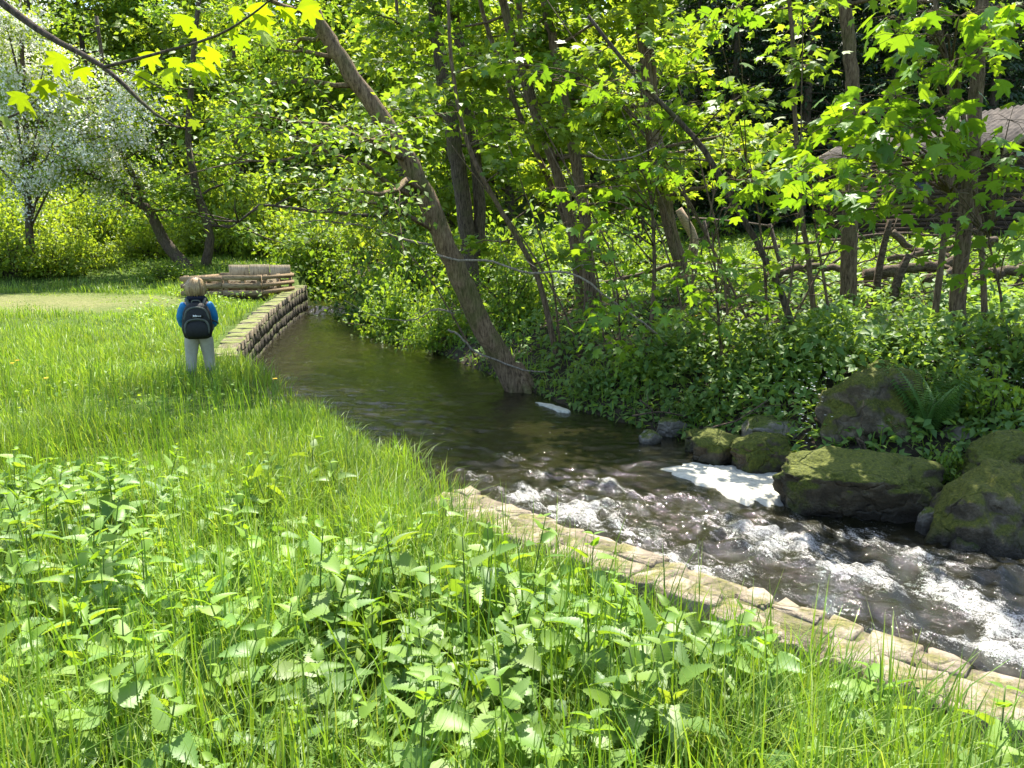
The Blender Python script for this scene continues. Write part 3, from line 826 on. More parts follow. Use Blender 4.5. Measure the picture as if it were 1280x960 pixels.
def trace(pix, Yb, Yt=None):
    """stem through pixels; distance runs from Yb at the base to Yt at the top"""
    n = len(pix); Yt = Yb if Yt is None else Yt
    return np.array([P(u, v, Yb + (Yt - Yb) * i / max(1, n - 1)) for i, (u, v) in enumerate(pix)])
def grounded(pix, lean=0.0):
    g = hit(*pix[0]); p = trace(pix, g[1], g[1] + lean); p[0] = g
    return p, g[1]
def up(path, dz, dx=0, dy=0):
    return np.vstack([path, path[-1] + [dx, dy, dz]])

# leaning willow at the water
wl = trace([(652, 492), (602, 405), (560, 312), (520, 222), (478, 148), (430, 80), (396, 22), (360, -50)], 11.2, 10.4)
wl[0][2] = -.5
wl = up(up(wl, 1.6, -1.0, -.1), 1.8, -.5, 0)
make_tree('leaning_tree', 'thick brown trunk leaning far out left over the stream', 'tree', [(wl, .17, .045)], 'bark_willow', 'crown', 5200, .10, T_OVAL, 16, 2.7, .22, (-.15, .5), 9, seed=1, jit=.16, sides=14, azc=R(175), azs=1.7)

_wt = [o for o in bpy.data.objects if o.name.startswith('leaning_tree')][0]
for i, (a_, l_) in enumerate([(-.3, .75), (.5, .6), (1.5, .55), (-1.2, .5), (2.6, .4), (-2.3, .35)]):
    MB().add(*tube(spline(np.array([[-.08, 0, .42], [math.cos(a_) * .16, math.sin(a_) * .16, .16], [math.cos(a_) * l_ * .6, math.sin(a_) * l_ * .6, .05], [math.cos(a_) * l_, math.sin(a_) * l_, -.12]]), 10), np.linspace(.10, .02, 10), 8, True, .15, i)).build('root', 'bark_willow', _wt, True)
bank = [
    ('tree', 'dark twin-stemmed tree rising behind the leaning trunk', [[(594, 362), (580, 260), (566, 170), (552, 80), (540, -30)], [(600, 320), (598, 230), (585, 130), (572, 40), (560, -40)]], [.24, .17], 2),
    ('tree', 'tree forking into three slim curved stems beside the twin-stemmed tree', [[(728, 388), (716, 292), (692, 205), (655, 100), (628, 0), (620, -60)], [(724, 330), (705, 240), (674, 150), (655, 70), (648, -20)], [(716, 300), (690, 235), (652, 150), (630, 90), (600, 0)]], [.13, .10, .075], 3),
    ('tree', 'straight single brown trunk right of the three curved stems', [[(742, 392), (735, 330), (728, 250), (712, 160), (695, 70), (676, -30)]], [.15], 4),
    ('tree', 'slender two-stemmed tree standing left of the grassy clearing', [[(862, 368), (848, 320), (832, 260), (818, 180), (808, 90), (795, -30)], [(850, 330), (838, 270), (824, 180), (816, 90), (812, -30)]], [.17, .11], 5),
    ('tree', 'straight grey-brown trunk in front of the hut roof', [[(1060, 392), (1061, 320), (1064, 240), (1069, 170), (1064, 90), (1055, 0), (1050, -50)]], [.155], 6),
    ('tree', 'tall straight trunk standing before the hut corner', [[(1196, 434), (1200, 340), (1212, 225), (1220, 120), (1227, 10), (1232, -50)]], [.115], 7),
    ('tree', 'thin dark diagonal stem slanting over the bank towards the water', [[(1000, 434), (966, 342), (915, 250), (880, 188), (842, 145), (795, 95), (735, 20)]], [.06], 8),
    ('tree', 'slim slanting stem between the leaning trunk and the forked tree', [[(697, 448), (676, 360), (655, 312), (590, 195), (566, 90), (560, 0)]], [.06], 9),
    ('tree', 'thin pole-like young trunk left of the hut trunk', [[(1018, 400), (1010, 320), (1000, 250), (994, 150), (990, 40), (985, -40)]], [.05], 10),
]
for nm, lab, stems, rs, sd in bank:
    p0, Yb = grounded(stems[0])
    if sd == 2:                       # its foot is hidden by the bank: it stands just behind the leaning trunk
        Yb = 16.2; p0 = trace(stems[0], Yb); p0[0][2] = H(p0[0][0], Yb)
    st = []
    for i, (pix, r) in enumerate(zip(stems, rs)):
        p = p0 if i == 0 else trace(pix, Yb + .1 * i, Yb + .25 * i)
        if sd not in (8, 9): p = up(up(p, 2.0, (p[-1] - p[-2])[0] * .6), 2.2, 0, .2)
        st.append((p, r * .75, r * .36))
    big = rs[0] > .1
    right = sd in (6, 7)
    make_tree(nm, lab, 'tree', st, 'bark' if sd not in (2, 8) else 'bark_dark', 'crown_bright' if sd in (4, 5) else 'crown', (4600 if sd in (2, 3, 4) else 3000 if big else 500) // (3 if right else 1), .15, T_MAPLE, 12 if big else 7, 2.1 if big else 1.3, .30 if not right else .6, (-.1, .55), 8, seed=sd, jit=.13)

# dead and secondary short stems on the right bank
for pix, r, lab in [([(1092, 388), (1100, 330), (1112, 275)], .05, 'short dead leaning stem right of the hut trunk'),
                    ([(1112, 392), (1124, 345), (1136, 318)], .06, 'broken leaning stump pole beside the dead stem')]:
    p, Yb = grounded(pix)
    o = thing('dead_tree', lab, 'tree', tuple(p[0]))
    path = np.vstack([p[0] - [0, 0, .3], spline(p, 8)])
    MB().add(*tube(path - p[0], np.linspace(r * 1.2, r * .7, 9), 8, True, .15, 3)).build('trunk', 'dead_wood', o, True)
    e = path[-1] - p[0]
    MB().add(*tube(np.array([e * .8, e * .8 + [.10, 0, .16], e * .8 + [.14, .02, .3]]), [.018, .012, .006], 5)).build('branch_stub', 'dead_wood', o, True)

# saplings with large separate leaves
LEAF_M = {k: [MB().add(T_MAPLE_F[0] * [1, 1, b] + 0, T_MAPLE_F[1]).mesh('leaf', k, True) for b in (.6, 1.3, 2.1)] for k in ('maple_near', 'maple_yellow')}
def add_leaf(T, base, pos, size, rng, mat, yaw=None, pitch=None):
    return obj('leaf', rng.choice(np.arange(3)) is None or LEAF_M[mat][int(rng.integers(3))], T, None, tuple(np.asarray(pos) - base),
               (rng.normal(-.5, .35) if pitch is None else pitch, rng.normal(0, .35), rng.uniform(0, 6.28) if yaw is None else yaw), size * rng.uniform(.75, 1.15))
def maple_sapling(label, stempix, r, sprays, Ys, size, nl, seed, rad=.22, mat='maple_near', group=None):
    rng = np.random.default_rng(seed)
    p, Yb = grounded(stempix)
    base = p[0].copy()
    path = spline(p, 16)
    T = thing('maple_sapling', label, 'tree', tuple(base), group)
    MB().add(*tube(np.vstack([path[0] - [0, 0, .3], path]) - base, np.linspace(r * .8, r * .3, 17), 8, True, .08, seed)).build('trunk', 'bark', T, True)
    for (u, v) in sprays:
        c = P(u, v, rng.uniform(*Ys))
        k = int(np.argmin(np.linalg.norm(path - (c + [0, 0, -.35]), axis=1)))
        k = max(3, min(k, 14))
        tw = np.array([path[k], (path[k] * .45 + c * .55) + [0, 0, .14], c])
        mb = MB().add(*tube(spline(tw, 7) - base, np.linspace(r * .30, .004, 7), 5))
        pts = []
        for i in range(nl):
            a = rng.uniform(0, 6.28); rr = rad * math.sqrt(rng.uniform(.05, 1))
            q = c + np.array([math.cos(a) * rr * 1.3, math.sin(a) * rr, rng.normal(-.02, rad * .30)])
            pts.append((q, a))
            mb.add(*tube(np.array([c, c * .4 + q * .6 + [0, 0, .03], q]) - base, [.003, .0025, .002], 3, False))
        mb.build('branch', 'bark', T, True)
        for q, a in pts:
            add_leaf(T, base, q, size, rng, mat, rng.normal(0, 1.0) if rng.random() < .55 else a - math.pi / 2 + rng.normal(0, .5), rng.normal(-.65, .3))
    return T
maple_sapling('young maple with large sunlit leaves spreading across the hut front', [(1166, 414), (1180, 300), (1190, 215), (1188, 120), (1172, 20), (1165, -60)], .055,
              [(1010, 178), (1050, 155), (1090, 140), (1120, 120), (1150, 95), (1100, 165), (1140, 160), (1180, 145), (1205, 170), (1225, 185), (1160, 185), (1075, 130), (1120, 190), (1195, 130), (1055, 195), (1020, 150), (1215, 200), (1085, 190)], (7.0, 8.3), .205, 12, 31, .31)
maple_sapling('maple sapling with low leaf sprays hanging before the left hut wall', [(1040, 420), (1030, 350), (1020, 290), (1015, 250)], .03,
              [(1000, 215), (1035, 210), (1060, 240), (1015, 245), (1090, 250), (1065, 265), (1130, 255), (1045, 290), (1100, 215)], (6.6, 7.6), .18, 10, 32)
maple_sapling('maple sapling whose leaves reach the top of the hut trunk', [(1232, 440), (1226, 300), (1205, 150), (1180, 60), (1160, -40)], .045,
              [(1130, 25), (1160, 15), (1150, 60), (1180, 45), (1200, 20), (1240, 15), (1265, 30), (1140, 45), (1210, 70), (1190, 85), (1268, 8), (1250, 50), (1165, 75)], (7.0, 8.4), .20, 10, 33, .30)
maple_sapling('low maple sapling with leaves spread under the diagonal stem', [(905, 470), (900, 420), (895, 350), (890, 290)], .028,
              [(880, 330), (905, 310), (860, 345), (915, 340), (890, 365), (930, 330), (870, 300), (940, 370), (850, 385), (910, 260), (935, 240), (890, 400), (925, 400)], (8.0, 9.4), .15, 8, 34)
maple_sapling('maple sapling with pale leaves above the bleached hanging branch', [(770, 470), (775, 420), (770, 350), (765, 300)], .025,
              [(755, 330), (780, 345), (740, 310), (800, 350), (770, 375), (790, 405), (750, 385), (735, 400), (760, 430), (790, 430), (810, 380)], (8.8, 10.2), .15, 8, 35)
maple_sapling('maple sapling screening the straight single trunk with leafy tiers', [(812, 440), (818, 330), (812, 220), (806, 120)], .04,
              [(760, 235), (790, 215), (735, 255), (775, 265), (805, 240), (700, 235), (830, 210), (720, 280), (755, 290), (650, 80), (615, 85), (690, 100), (770, 100), (800, 140), (850, 60), (870, 90), (880, 130), (850, 150), (745, 130)], (8.6, 10.5), .155, 9, 36)
maple_sapling('slender maple sapling with bright leaves right of the diagonal stem', [(960, 420), (955, 330), (945, 250), (930, 190)], .028,
              [(930, 200), (955, 215), (920, 225), (960, 250), (985, 270), (890, 20), (920, 10), (935, 235), (975, 300), (1000, 330), (960, 345)], (7.4, 8.8), .15, 8, 37)
maple_sapling('maple sapling with leaf tiers over the deadwood at the hut', [(1250, 450), (1252, 380), (1240, 320), (1235, 290)], .025,
              [(1180, 300), (1220, 290), (1160, 275), (1245, 270), (1260, 320), (1200, 330), (1270, 300), (1230, 345), (1275, 250), (1150, 215), (1190, 205), (1240, 205), (1270, 195), (1110, 240), (1262, 150), (1145, 235), (1255, 235), (1195, 240)], (6.6, 7.8), .14, 7, 38)

# the branch reaching in from a maple left of the view
def left_maple():
    rng = np.random.default_rng(61)
    Yb = 4.0
    b0 = np.array([-5.3, 4.7, H(-5.3, 4.7)])
    T = thing('maple_tree', 'overhanging maple branch with glowing yellow-green leaves above the blossom tree', 'tree', tuple(b0))
    trunk = np.array([b0 - [0, 0, .3], b0 + [.05, 0, 1.2], b0 + [0, .05, 3.0], b0 + [-.1, .1, 5.5]])
    MB().add(*tube(spline(trunk, 16) - b0, np.linspace(.17, .08, 16), 10, True, .1, 2)).build('trunk', 'bark', T, True)
    main = np.vstack([[b0 + [0, 0.02, 2.6]], trace([(-60, -40), (0, 2), (60, 45), (130, 84), (185, 135), (222, 160)], 4.3, Yb)])
    tw = [main, trace([(130, 84), (200, 66), (270, 45), (315, 18), (345, -4), (395, -22)], Yb - .04, Yb - .1), np.vstack([[b0 + [0, 0, 2.2]], trace([(-60, 165), (0, 150), (30, 138), (47, 124)], 4.2, Yb)]),
          trace([(130, 84), (165, 92), (205, 112), (228, 122)], Yb, Yb), trace([(95, 66), (100, 78), (85, 88)], Yb, Yb), trace([(210, 145), (228, 145), (245, 150)], Yb, Yb)]
    for t, r in zip(tw, (.022, .008, .010, .004, .003, .003)):
        MB().add(*tube(spline(t, 16) - b0, np.linspace(r if r < .02 else .03, .0025 if r < .02 else .004, 16), 6)).build('branch', 'bark_dark', T, True)
    spots = [(75, 68), (100, 86), (66, 92), (22, 116), (46, 110), (78, 122), (58, 102), (30, 128), (185, 66), (226, 20), (240, 80), (216, 74), (256, 78), (287, 12), (302, 46), (322, 40), (290, 32), (332, 20), (266, 62), (362, 12), (386, 8), (316, 6), (182, 92), (206, 88), (208, 124), (232, 128), (242, 152), (236, 140), (0, 148), (375, 2), (345, 10), (250, 40)]
    for u, v in spots:
        sm = .5 if 118 < v < 156 and u > 190 else 1
        o = add_leaf(T, b0, P(u, v - 6, Yb + rng.uniform(-.15, .1)), .118 * sm, rng, 'maple_yellow', rng.normal(0, .7), rng.normal(-.85, .3))
left_maple()

# ------------------------------------------------------------------ dead wood
def stick(name, label, pts, r0, r1, mat='dead_wood', cat='branch', sides=7, n=14, subs=0, seed=0, group=None):
    rng = np.random.default_rng(seed)
    path = spline(pts, n); b = path[0].copy()
    path[1:-1] += rng.normal(0, r0 * .3, (n - 2, 3))
    o = thing(name, label, cat, tuple(b), group)
    MB().add(*tube(path - b, np.linspace(r0, r1, n), sides, True, .14, seed)).build('trunk' if r0 > .03 else 'stem', mat, o, True)
    for i in range(subs):
        q = path[int(n * rng.uniform(.3, .9))]
        d = rng.normal(0, 1, 3); d[2] = abs(d[2]) * .5; d /= np.linalg.norm(d)
        l = rng.uniform(.25, .6)
        MB().add(*tube(np.array([q, q + d * l * .5 + rng.normal(0, .03, 3), q + d * l]) - b, [r0 * .4, r0 * .3, r0 * .12], 4)).build('side_branch', mat, o, True)
    return o
stick('dead_branch', 'bleached bare branch hanging in an arc from the leaning trunk', np.vstack([trace([(545, 318), (572, 325), (613, 326), (660, 341), (717, 342), (767, 378), (806, 405), (834, 430)], 10.6, 9.8)]), .016, .011, 'bark_pale', n=28, subs=5, seed=5)
stick('dead_branch', 'thin pale branch curling round the base of the leaning trunk', trace([(560, 412), (575, 420), (592, 438), (625, 452), (655, 463), (682, 465)], 10.9, 11.0), .016, .01, 'bark_pale', n=20, seed=6)
stick('dead_branch', 'grey dead twig reaching left off the leaning trunk above water', trace([(568, 392), (545, 386), (515, 400), (470, 395), (430, 375)], 11.0, 10.8), .012, .004, 'bark_pale', subs=3, seed=7)
stick('dead_branch', 'bare pale branch reaching left from the middle of the leaning trunk', trace([(540, 306), (500, 298), (460, 284), (427, 279), (395, 276), (370, 282)], 10.9, 10.6), .018, .005, 'bark_pale', subs=4, seed=8)
stick('dead_branch', 'long dark crooked bough reaching left past the leaning trunk', trace([(520, 240), (480, 268), (427, 267), (380, 264), (334, 256), (308, 270), (284, 284), (262, 276)], 10.8, 10.3), .032, .006, 'bark_dark', subs=7, seed=9)
stick('dead_branch', 'upper crooked bough arching left over the plank bin', trace([(478, 150), (430, 165), (395, 186), (350, 200), (300, 203), (250, 214), (215, 226)], 10.7, 10.2), .028, .006, 'bark', subs=7, seed=10)
stick('dead_branch', 'pale twisted dead twig hanging among maple leaves', trace([(735, 190), (755, 200), (790, 197), (815, 185), (828, 178)], 9.2, 9.2), .010, .004, 'bark_pale', subs=3, seed=12)

def on_land(u, v, dz=0):
    g = hit(u, v); return g + [0, 0, dz]
logs = [
    ('thick dark fallen log along the bank top by the slender two-stemmed tree', [(690, 345), (760, 335), (830, 322)], .07, .05),
    ('second dark log resting under the thick one', [(700, 358), (770, 350), (845, 330)], .05, .04),
    ('pale peeled log propped across the dead wood heap', [(1245, 300), (1180, 312), (1110, 325)], .07, .05),
    ('long thin grey pole lying level across the clearing edge', [(940, 312), (1040, 300), (1130, 292), (1200, 296)], .035, .02),
    ('rotten brown log half buried left of the tall hut corner trunk', [(1080, 345), (1150, 335), (1200, 330)], .10, .08),
    ('thick root-like bough curving over the heap below the hut', [(1115, 290), (1140, 310), (1185, 318), (1240, 305)], .07, .05),
    ('dark log ending at the right edge of the dead wood heap', [(1210, 350), (1250, 340), (1300, 338)], .09, .07),
    ('splintered log lying behind the thin pole-like trunk', [(960, 345), (1010, 335), (1070, 338)], .07, .05),
    ('crooked bough leaning over the splintered log', [(985, 350), (1030, 318), (1090, 308)], .04, .02),
    ('short thick log end below the pale peeled log', [(1160, 352), (1190, 346), (1222, 350)], .11, .10),
    ('thin dry branch slanting out of the dead wood heap', [(1130, 345), (1180, 300), (1225, 285)], .022, .01),
]
for i, (lab, pix, r0, r1) in enumerate(logs):
    g = [hit(u, min(v + 26, 400)) for u, v in pix]
    Ym = float(np.mean([q[1] for q in g]))
    pts = np.array([P(u, v, Ym + .12 * math.sin(i * 2.1 + j)) for j, (u, v) in enumerate(pix)])
    hmin = max(H(q[0], q[1]) for q in pts)
    for q in pts: q[2] = max(q[2], H(q[0], q[1]) + r0 * .6)
    r0 *= .9; r1 *= .9
    stick('fallen_log' if r0 > .036 else 'fallen_branch', lab, pts, r0, r1, 'dead_wood', 'log' if r0 > .036 else 'branch', 8, 14, 2, 40 + i)
for i in range(84):      # loose dry branches of the same heap
    u, v = RNG.uniform(700, 1290), RNG.uniform(338, 385)
    g = hit(u, v); a = RNG.uniform(-.5, .5) + (math.pi if RNG.random() < .5 else 0); l = RNG.uniform(.4, 1.3)
    e = g + [math.cos(a) * l, math.sin(a) * l * .5, 0]; e[2] = H(e[0], e[1]) + RNG.uniform(.05, .55)
    m = (g + e) / 2 + [0, 0, RNG.uniform(0, .12)]
    stick('fallen_branch', 'dry brown branch lying loose in the heap of dead wood before the hut', np.array([g + [0, 0, .02], m, e]), RNG.uniform(.012, .032), .006, 'dead_wood', 'branch', 5, 8, 1, 100 + i, 'loose branches in the dead wood heap')
# uprooted stump with roots, and the leaning fence posts with their rail
g = on_land(858, 338)
st = thing('tree_stump', 'broken pale-topped stump with tangled roots behind the slender two-stemmed tree', 'stump', tuple(g))
b = P(852, 268, g[1] - .1)
MB().add(*tube(np.vstack([np.zeros(3) - [0, 0, .2], spline(np.array([[.0, 0, 0], (P(868, 300, g[1]) - g), (P(848, 262, g[1]) - g)]), 7)]), [.22, .17, .13, .12, .11, .1, .1, .09], 9, True, .25, 5)).build('trunk', 'weathered', st, True)
for i in range(9):
    a = i * .7; l = .5 + .3 * (i % 3)
    MB().add(*tube(np.array([[0, 0, .12], [math.cos(a) * l * .5, math.sin(a) * l * .4, .25 * (i % 2)], [math.cos(a) * l, math.sin(a) * l * .6, .05 + .12 * (i % 3)]]), [.05, .035, .012], 6, True, .2, i)).build('root', 'dead_wood', st, True)
gp1, gp2 = hit(890, 320), hit(978, 340)
fn = thing('rail_fence', 'leaning dark wooden fence posts with one thin rail before the clearing', 'fence', tuple(gp1))
for q, tp in ((gp1, P(880, 276, gp1[1])), (gp2, P(962, 280, gp2[1]))):
    MB().add(*tube(np.array([q - [0, 0, .2], q, tp]) - gp1, [.045, .045, .04], 6)).build('post', 'bark_dark', fn, True)
MB().add(*tube(np.array([P(866, 272, gp1[1]), P(925, 277, (gp1[1] + gp2[1]) / 2), P(966, 283, gp2[1])]) - gp1, [.025, .022, .02], 6)).build('rail', 'bark_dark', fn, True)
for i, (pix, lab) in enumerate([([(790, 520), (830, 515), (880, 528)], 'grey root sticking out of the earth bank over the water'), ([(800, 500), (815, 512), (818, 530)], 'thin root dangling from the earth bank'), ([(880, 535), (915, 528), (960, 500)], 'dry twig resting on the stones above the foam'), ([(1072, 548), (1082, 560), (1078, 585)], 'forked dry twig standing on the long boulder'), ([(1110, 585), (1165, 578), (1185, 575)], 'thin brown stick lying behind the long boulder')]):
    Yd = [8.6, 8.6, 7.8, 6.7, 6.6][i]
    stick('fallen_branch', lab, trace(pix, Yd), .012, .006, 'dead_wood', 'branch', 5, 8, 2, 300 + i)

# ------------------------------------------------------------------ hut
def hut():
    c = np.array([9.95, 17.0]); ux = np.array([-2.05, 4.0]); ux = ux / np.linalg.norm(ux); uy = np.array([-ux[1], ux[0]]) * -1
    zb = H(*c) - .05; ze = 3.62; Ln, Wd = 4.5, 4.0
    T = thing('hut', 'low brown boarded hut with debris-strewn corrugated roof among the trees', 'hut', (c[0], c[1], zb))
    o3 = np.array([c[0], c[1], zb]); hgt = ze - zb - .05
    rz = np.column_stack([np.append(ux, 0), np.append(uy, 0), [0, 0, 1]])
    def W(a, b, z): return np.array([*(ux * a + uy * b), z])
    inner = MB().box(*W(Ln / 2, Wd / 2, hgt / 2 - .3), Ln - .12, Wd - .12, hgt + .6, rz); inner.build('wall', 'hut_board', T)
    nb = 20; bh = hgt / nb
    for k in range(nb):
        for side in (0, 1):
            p = W(Ln / 2, .0, bh * (k + .5)) if side == 0 else W(0, Wd / 2, bh * (k + .5))
            sz = (Ln - .02, .05, bh * .86) if side == 0 else (.05, Wd - .1, bh * .86)
            rr = rz
            MB().box(*p, *sz, rr).build('plank', 'hut_board', T)
    for k in range(8):       # gable boards under the verge
        z = hgt + bh * (k + .5); wd = (Wd - .1) * (1 - (k + .8) * bh / .98)
        MB().box(*W(0.002, Wd / 2, z), .05, wd, bh * .86, rz).build('plank', 'hut_board', T)
    # shuttered window and corner posts
    wn_ = MB().box(*W(Ln * .42, -.035, hgt * .60), .9, .05, .7, rz).build('window', 'fascia', T)
    MB().box(*W(Ln * .42, -.063, hgt * .60), .76, .02, .56, rz).build('pane', 'glass_dark', wn_)
    MB().box(*W(-.03, -.03, hgt / 2), .1, .1, hgt, rz).build('corner_post', 'hut_board', T)
    # roof: corrugated sheets on both slopes
    rise, ov = .95, .35
    for sl in (0, 1):
        for k in range(6):
            a0, a1 = -ov + k * (Ln + 2 * ov) / 6, -ov + (k + 1) * (Ln + 2 * ov) / 6 + .04
            na = 28; A = np.linspace(a0, a1, na); cor = .018 * np.cos(A / .15 * 2 * math.pi)
            V = []
            for q, dz in ((0, 0), (1, 0), (1, .03), (0, .03)):
                b = -ov + q * (Wd / 2 + ov)
                z = hgt + .12 + rise * (b / (Wd / 2)) + dz + .006 * (k % 2)
                if sl: b = Wd - b
                for a, cz in zip(A, cor): V.append(W(a, b, z + cz))
            V = np.array(V); i = np.arange(na - 1); F = []
            for r0, r1 in ((0, 1), (1, 2), (2, 3), (3, 0)):
                F.append(np.stack([r0 * na + i, r0 * na + i + 1, r1 * na + i + 1, r1 * na + i], 1))
            MB().add(V, F).build('roof_sheet', 'roof', T)
    for sl in (0, 1):
        for a in (-ov - .03, Ln + ov + .03):
            p0, p1 = W(a, -ov, hgt + .06 - rise * ov / (Wd / 2)), W(a, Wd / 2, hgt + .06 + rise)
            if sl: p0 = W(a, Wd + ov, hgt + .06 - rise * ov / (Wd / 2))
            d = p1 - p0; n = np.array([0, 0, .16]); t = np.append(ux, 0) * .04
            V = [p0 - n / 2, p1 - n / 2, p1 + n / 2, p0 + n / 2]; V = np.array(V + [v + t for v in V])
            MB().add(V, np.array([[0, 1, 2, 3], [7, 6, 5, 4], [0, 4, 5, 1], [1, 5, 6, 2], [2, 6, 7, 3], [3, 7, 4, 0]])).build('verge_board', 'fascia', T)
hut()

# ------------------------------------------------------------------ plank bin at the wall
def bin_():
    c = P(228, 367, 20.0)[:2]; z0 = H(c[0] + 1, c[1]) + .04
    T = thing('compost_bin', 'weathered open compost bin of wooden pallets at the end of the wall', 'compost bin', (c[0], c[1], z0))
    Wd, Dp = 1.98, 2.0
    def sk(x, y): return x + .12 * y, y
    rng = np.random.default_rng(9)
    def plank(x0, y0, x1, y1, z, h, th=.022, mat='weathered', nm='plank'):
        a, b = np.array(sk(x0, y0)), np.array(sk(x1, y1)); d = b - a; l = np.linalg.norm(d); d /= l
        rz = np.column_stack([[*d, 0], [-d[1], d[0], 0], [0, 0, 1]])
        m = (a + b) / 2
        MB().box(m[0], m[1], z + rng.normal(0, .006), l, th, h, rz).build(nm, mat, T)
    for k, z in enumerate((.12, .30, .48)):
        plank(0, 0, .98, 0, z, .12); plank(1.01, 0, Wd, 0, z + .01, .12)
        plank(0, .12, Wd, .12, z, .09)
        plank(Wd + .03, 0, Wd + .03, Dp, z + .02, .10); plank(-.03, 0, -.03, Dp, z, .10)
        plank(0, Dp, Wd, Dp, z + .02, .10)
    for x in (.04, .48, .9, 1.04, 1.45, Wd - .12):
        plank(x, .06, x + .1, .06, .31, .5, .09, nm='block')
    for y in (.3, 1.1, 1.9):
        plank(Wd - .05, y, Wd - .05, y + .1, .31, .52, .06, nm='block')
    MB().box(*sk(Wd / 2, Dp / 2), .20, Wd - .3, Dp - .4, .44).build('fill', 'mortar', T)
    for k in range(3):
        plank(.3 + k * .56, Dp - .1, .84 + k * .56, Dp - .1, .60, .36, .02, 'ply', 'board')
bin_()
o = MB().box(0, 0, 0, 2.2, .9, .14, np.array(Matrix.Rotation(.12, 3, 'Z'))).build('concrete_slab', 'slab')
g = np.array([P(74, 334, 31.0)[0], 31.0, 0]); o.location = (g[0], g[1], H(g[0], g[1]) + .10)
tag(o, 'pale flat concrete slab lying on the far grass rise', 'slab')

# ------------------------------------------------------------------ the child and the backpack
def skin_mesh(name, verts, edges, radii, mat, parent, root=0, sub=2):
    me = bpy.data.meshes.new(name); me.from_pydata([tuple(v) for v in verts], edges, [])
    o = bpy.data.objects.new(name, me); COL.objects.link(o)
    md = o.modifiers.new('skin', 'SKIN'); md.branch_smoothing = .6
    sv = me.skin_vertices[0].data
    for i, r in enumerate(radii):
        sv[i].radius = (r, r) if np.isscalar(r) else r
        sv[i].use_root = (i == root)
    s2 = o.modifiers.new('sub', 'SUBSURF'); s2.levels = s2.render_levels = sub
    dg = bpy.context.evaluated_depsgraph_get()
    m2 = bpy.data.meshes.new_from_object(o.evaluated_get(dg))
    bpy.data.objects.remove(o)
    for p in m2.polygons: p.use_smooth = True
    m2.materials.clear(); m2.materials.append(MAT[mat])
    return obj(name, m2, parent)
def ellip(rows, n=20):
    """loft of super-elliptic sections (z, cx, cy, rx, ry)"""
    V = []
    th = np.arange(n) * 2 * math.pi / n
    for z, cx, cy, rx, ry in rows:
        c, s = np.cos(th), np.sin(th); e = .8
        V.append(np.column_stack([cx + rx * np.sign(c) * np.abs(c) ** e, cy + ry * np.sign(s) * np.abs(s) ** e, np.full(n, z)]))
    k = len(rows); a = np.arange(n); b = (a + 1) % n
    F = [np.concatenate([np.stack([i * n + a, i * n + b, (i + 1) * n + b, (i + 1) * n + a], 1) for i in range(k - 1)]), np.arange(n)[::-1][None], ((k - 1) * n + np.arange(n))[None]]
    return np.concatenate(V), F

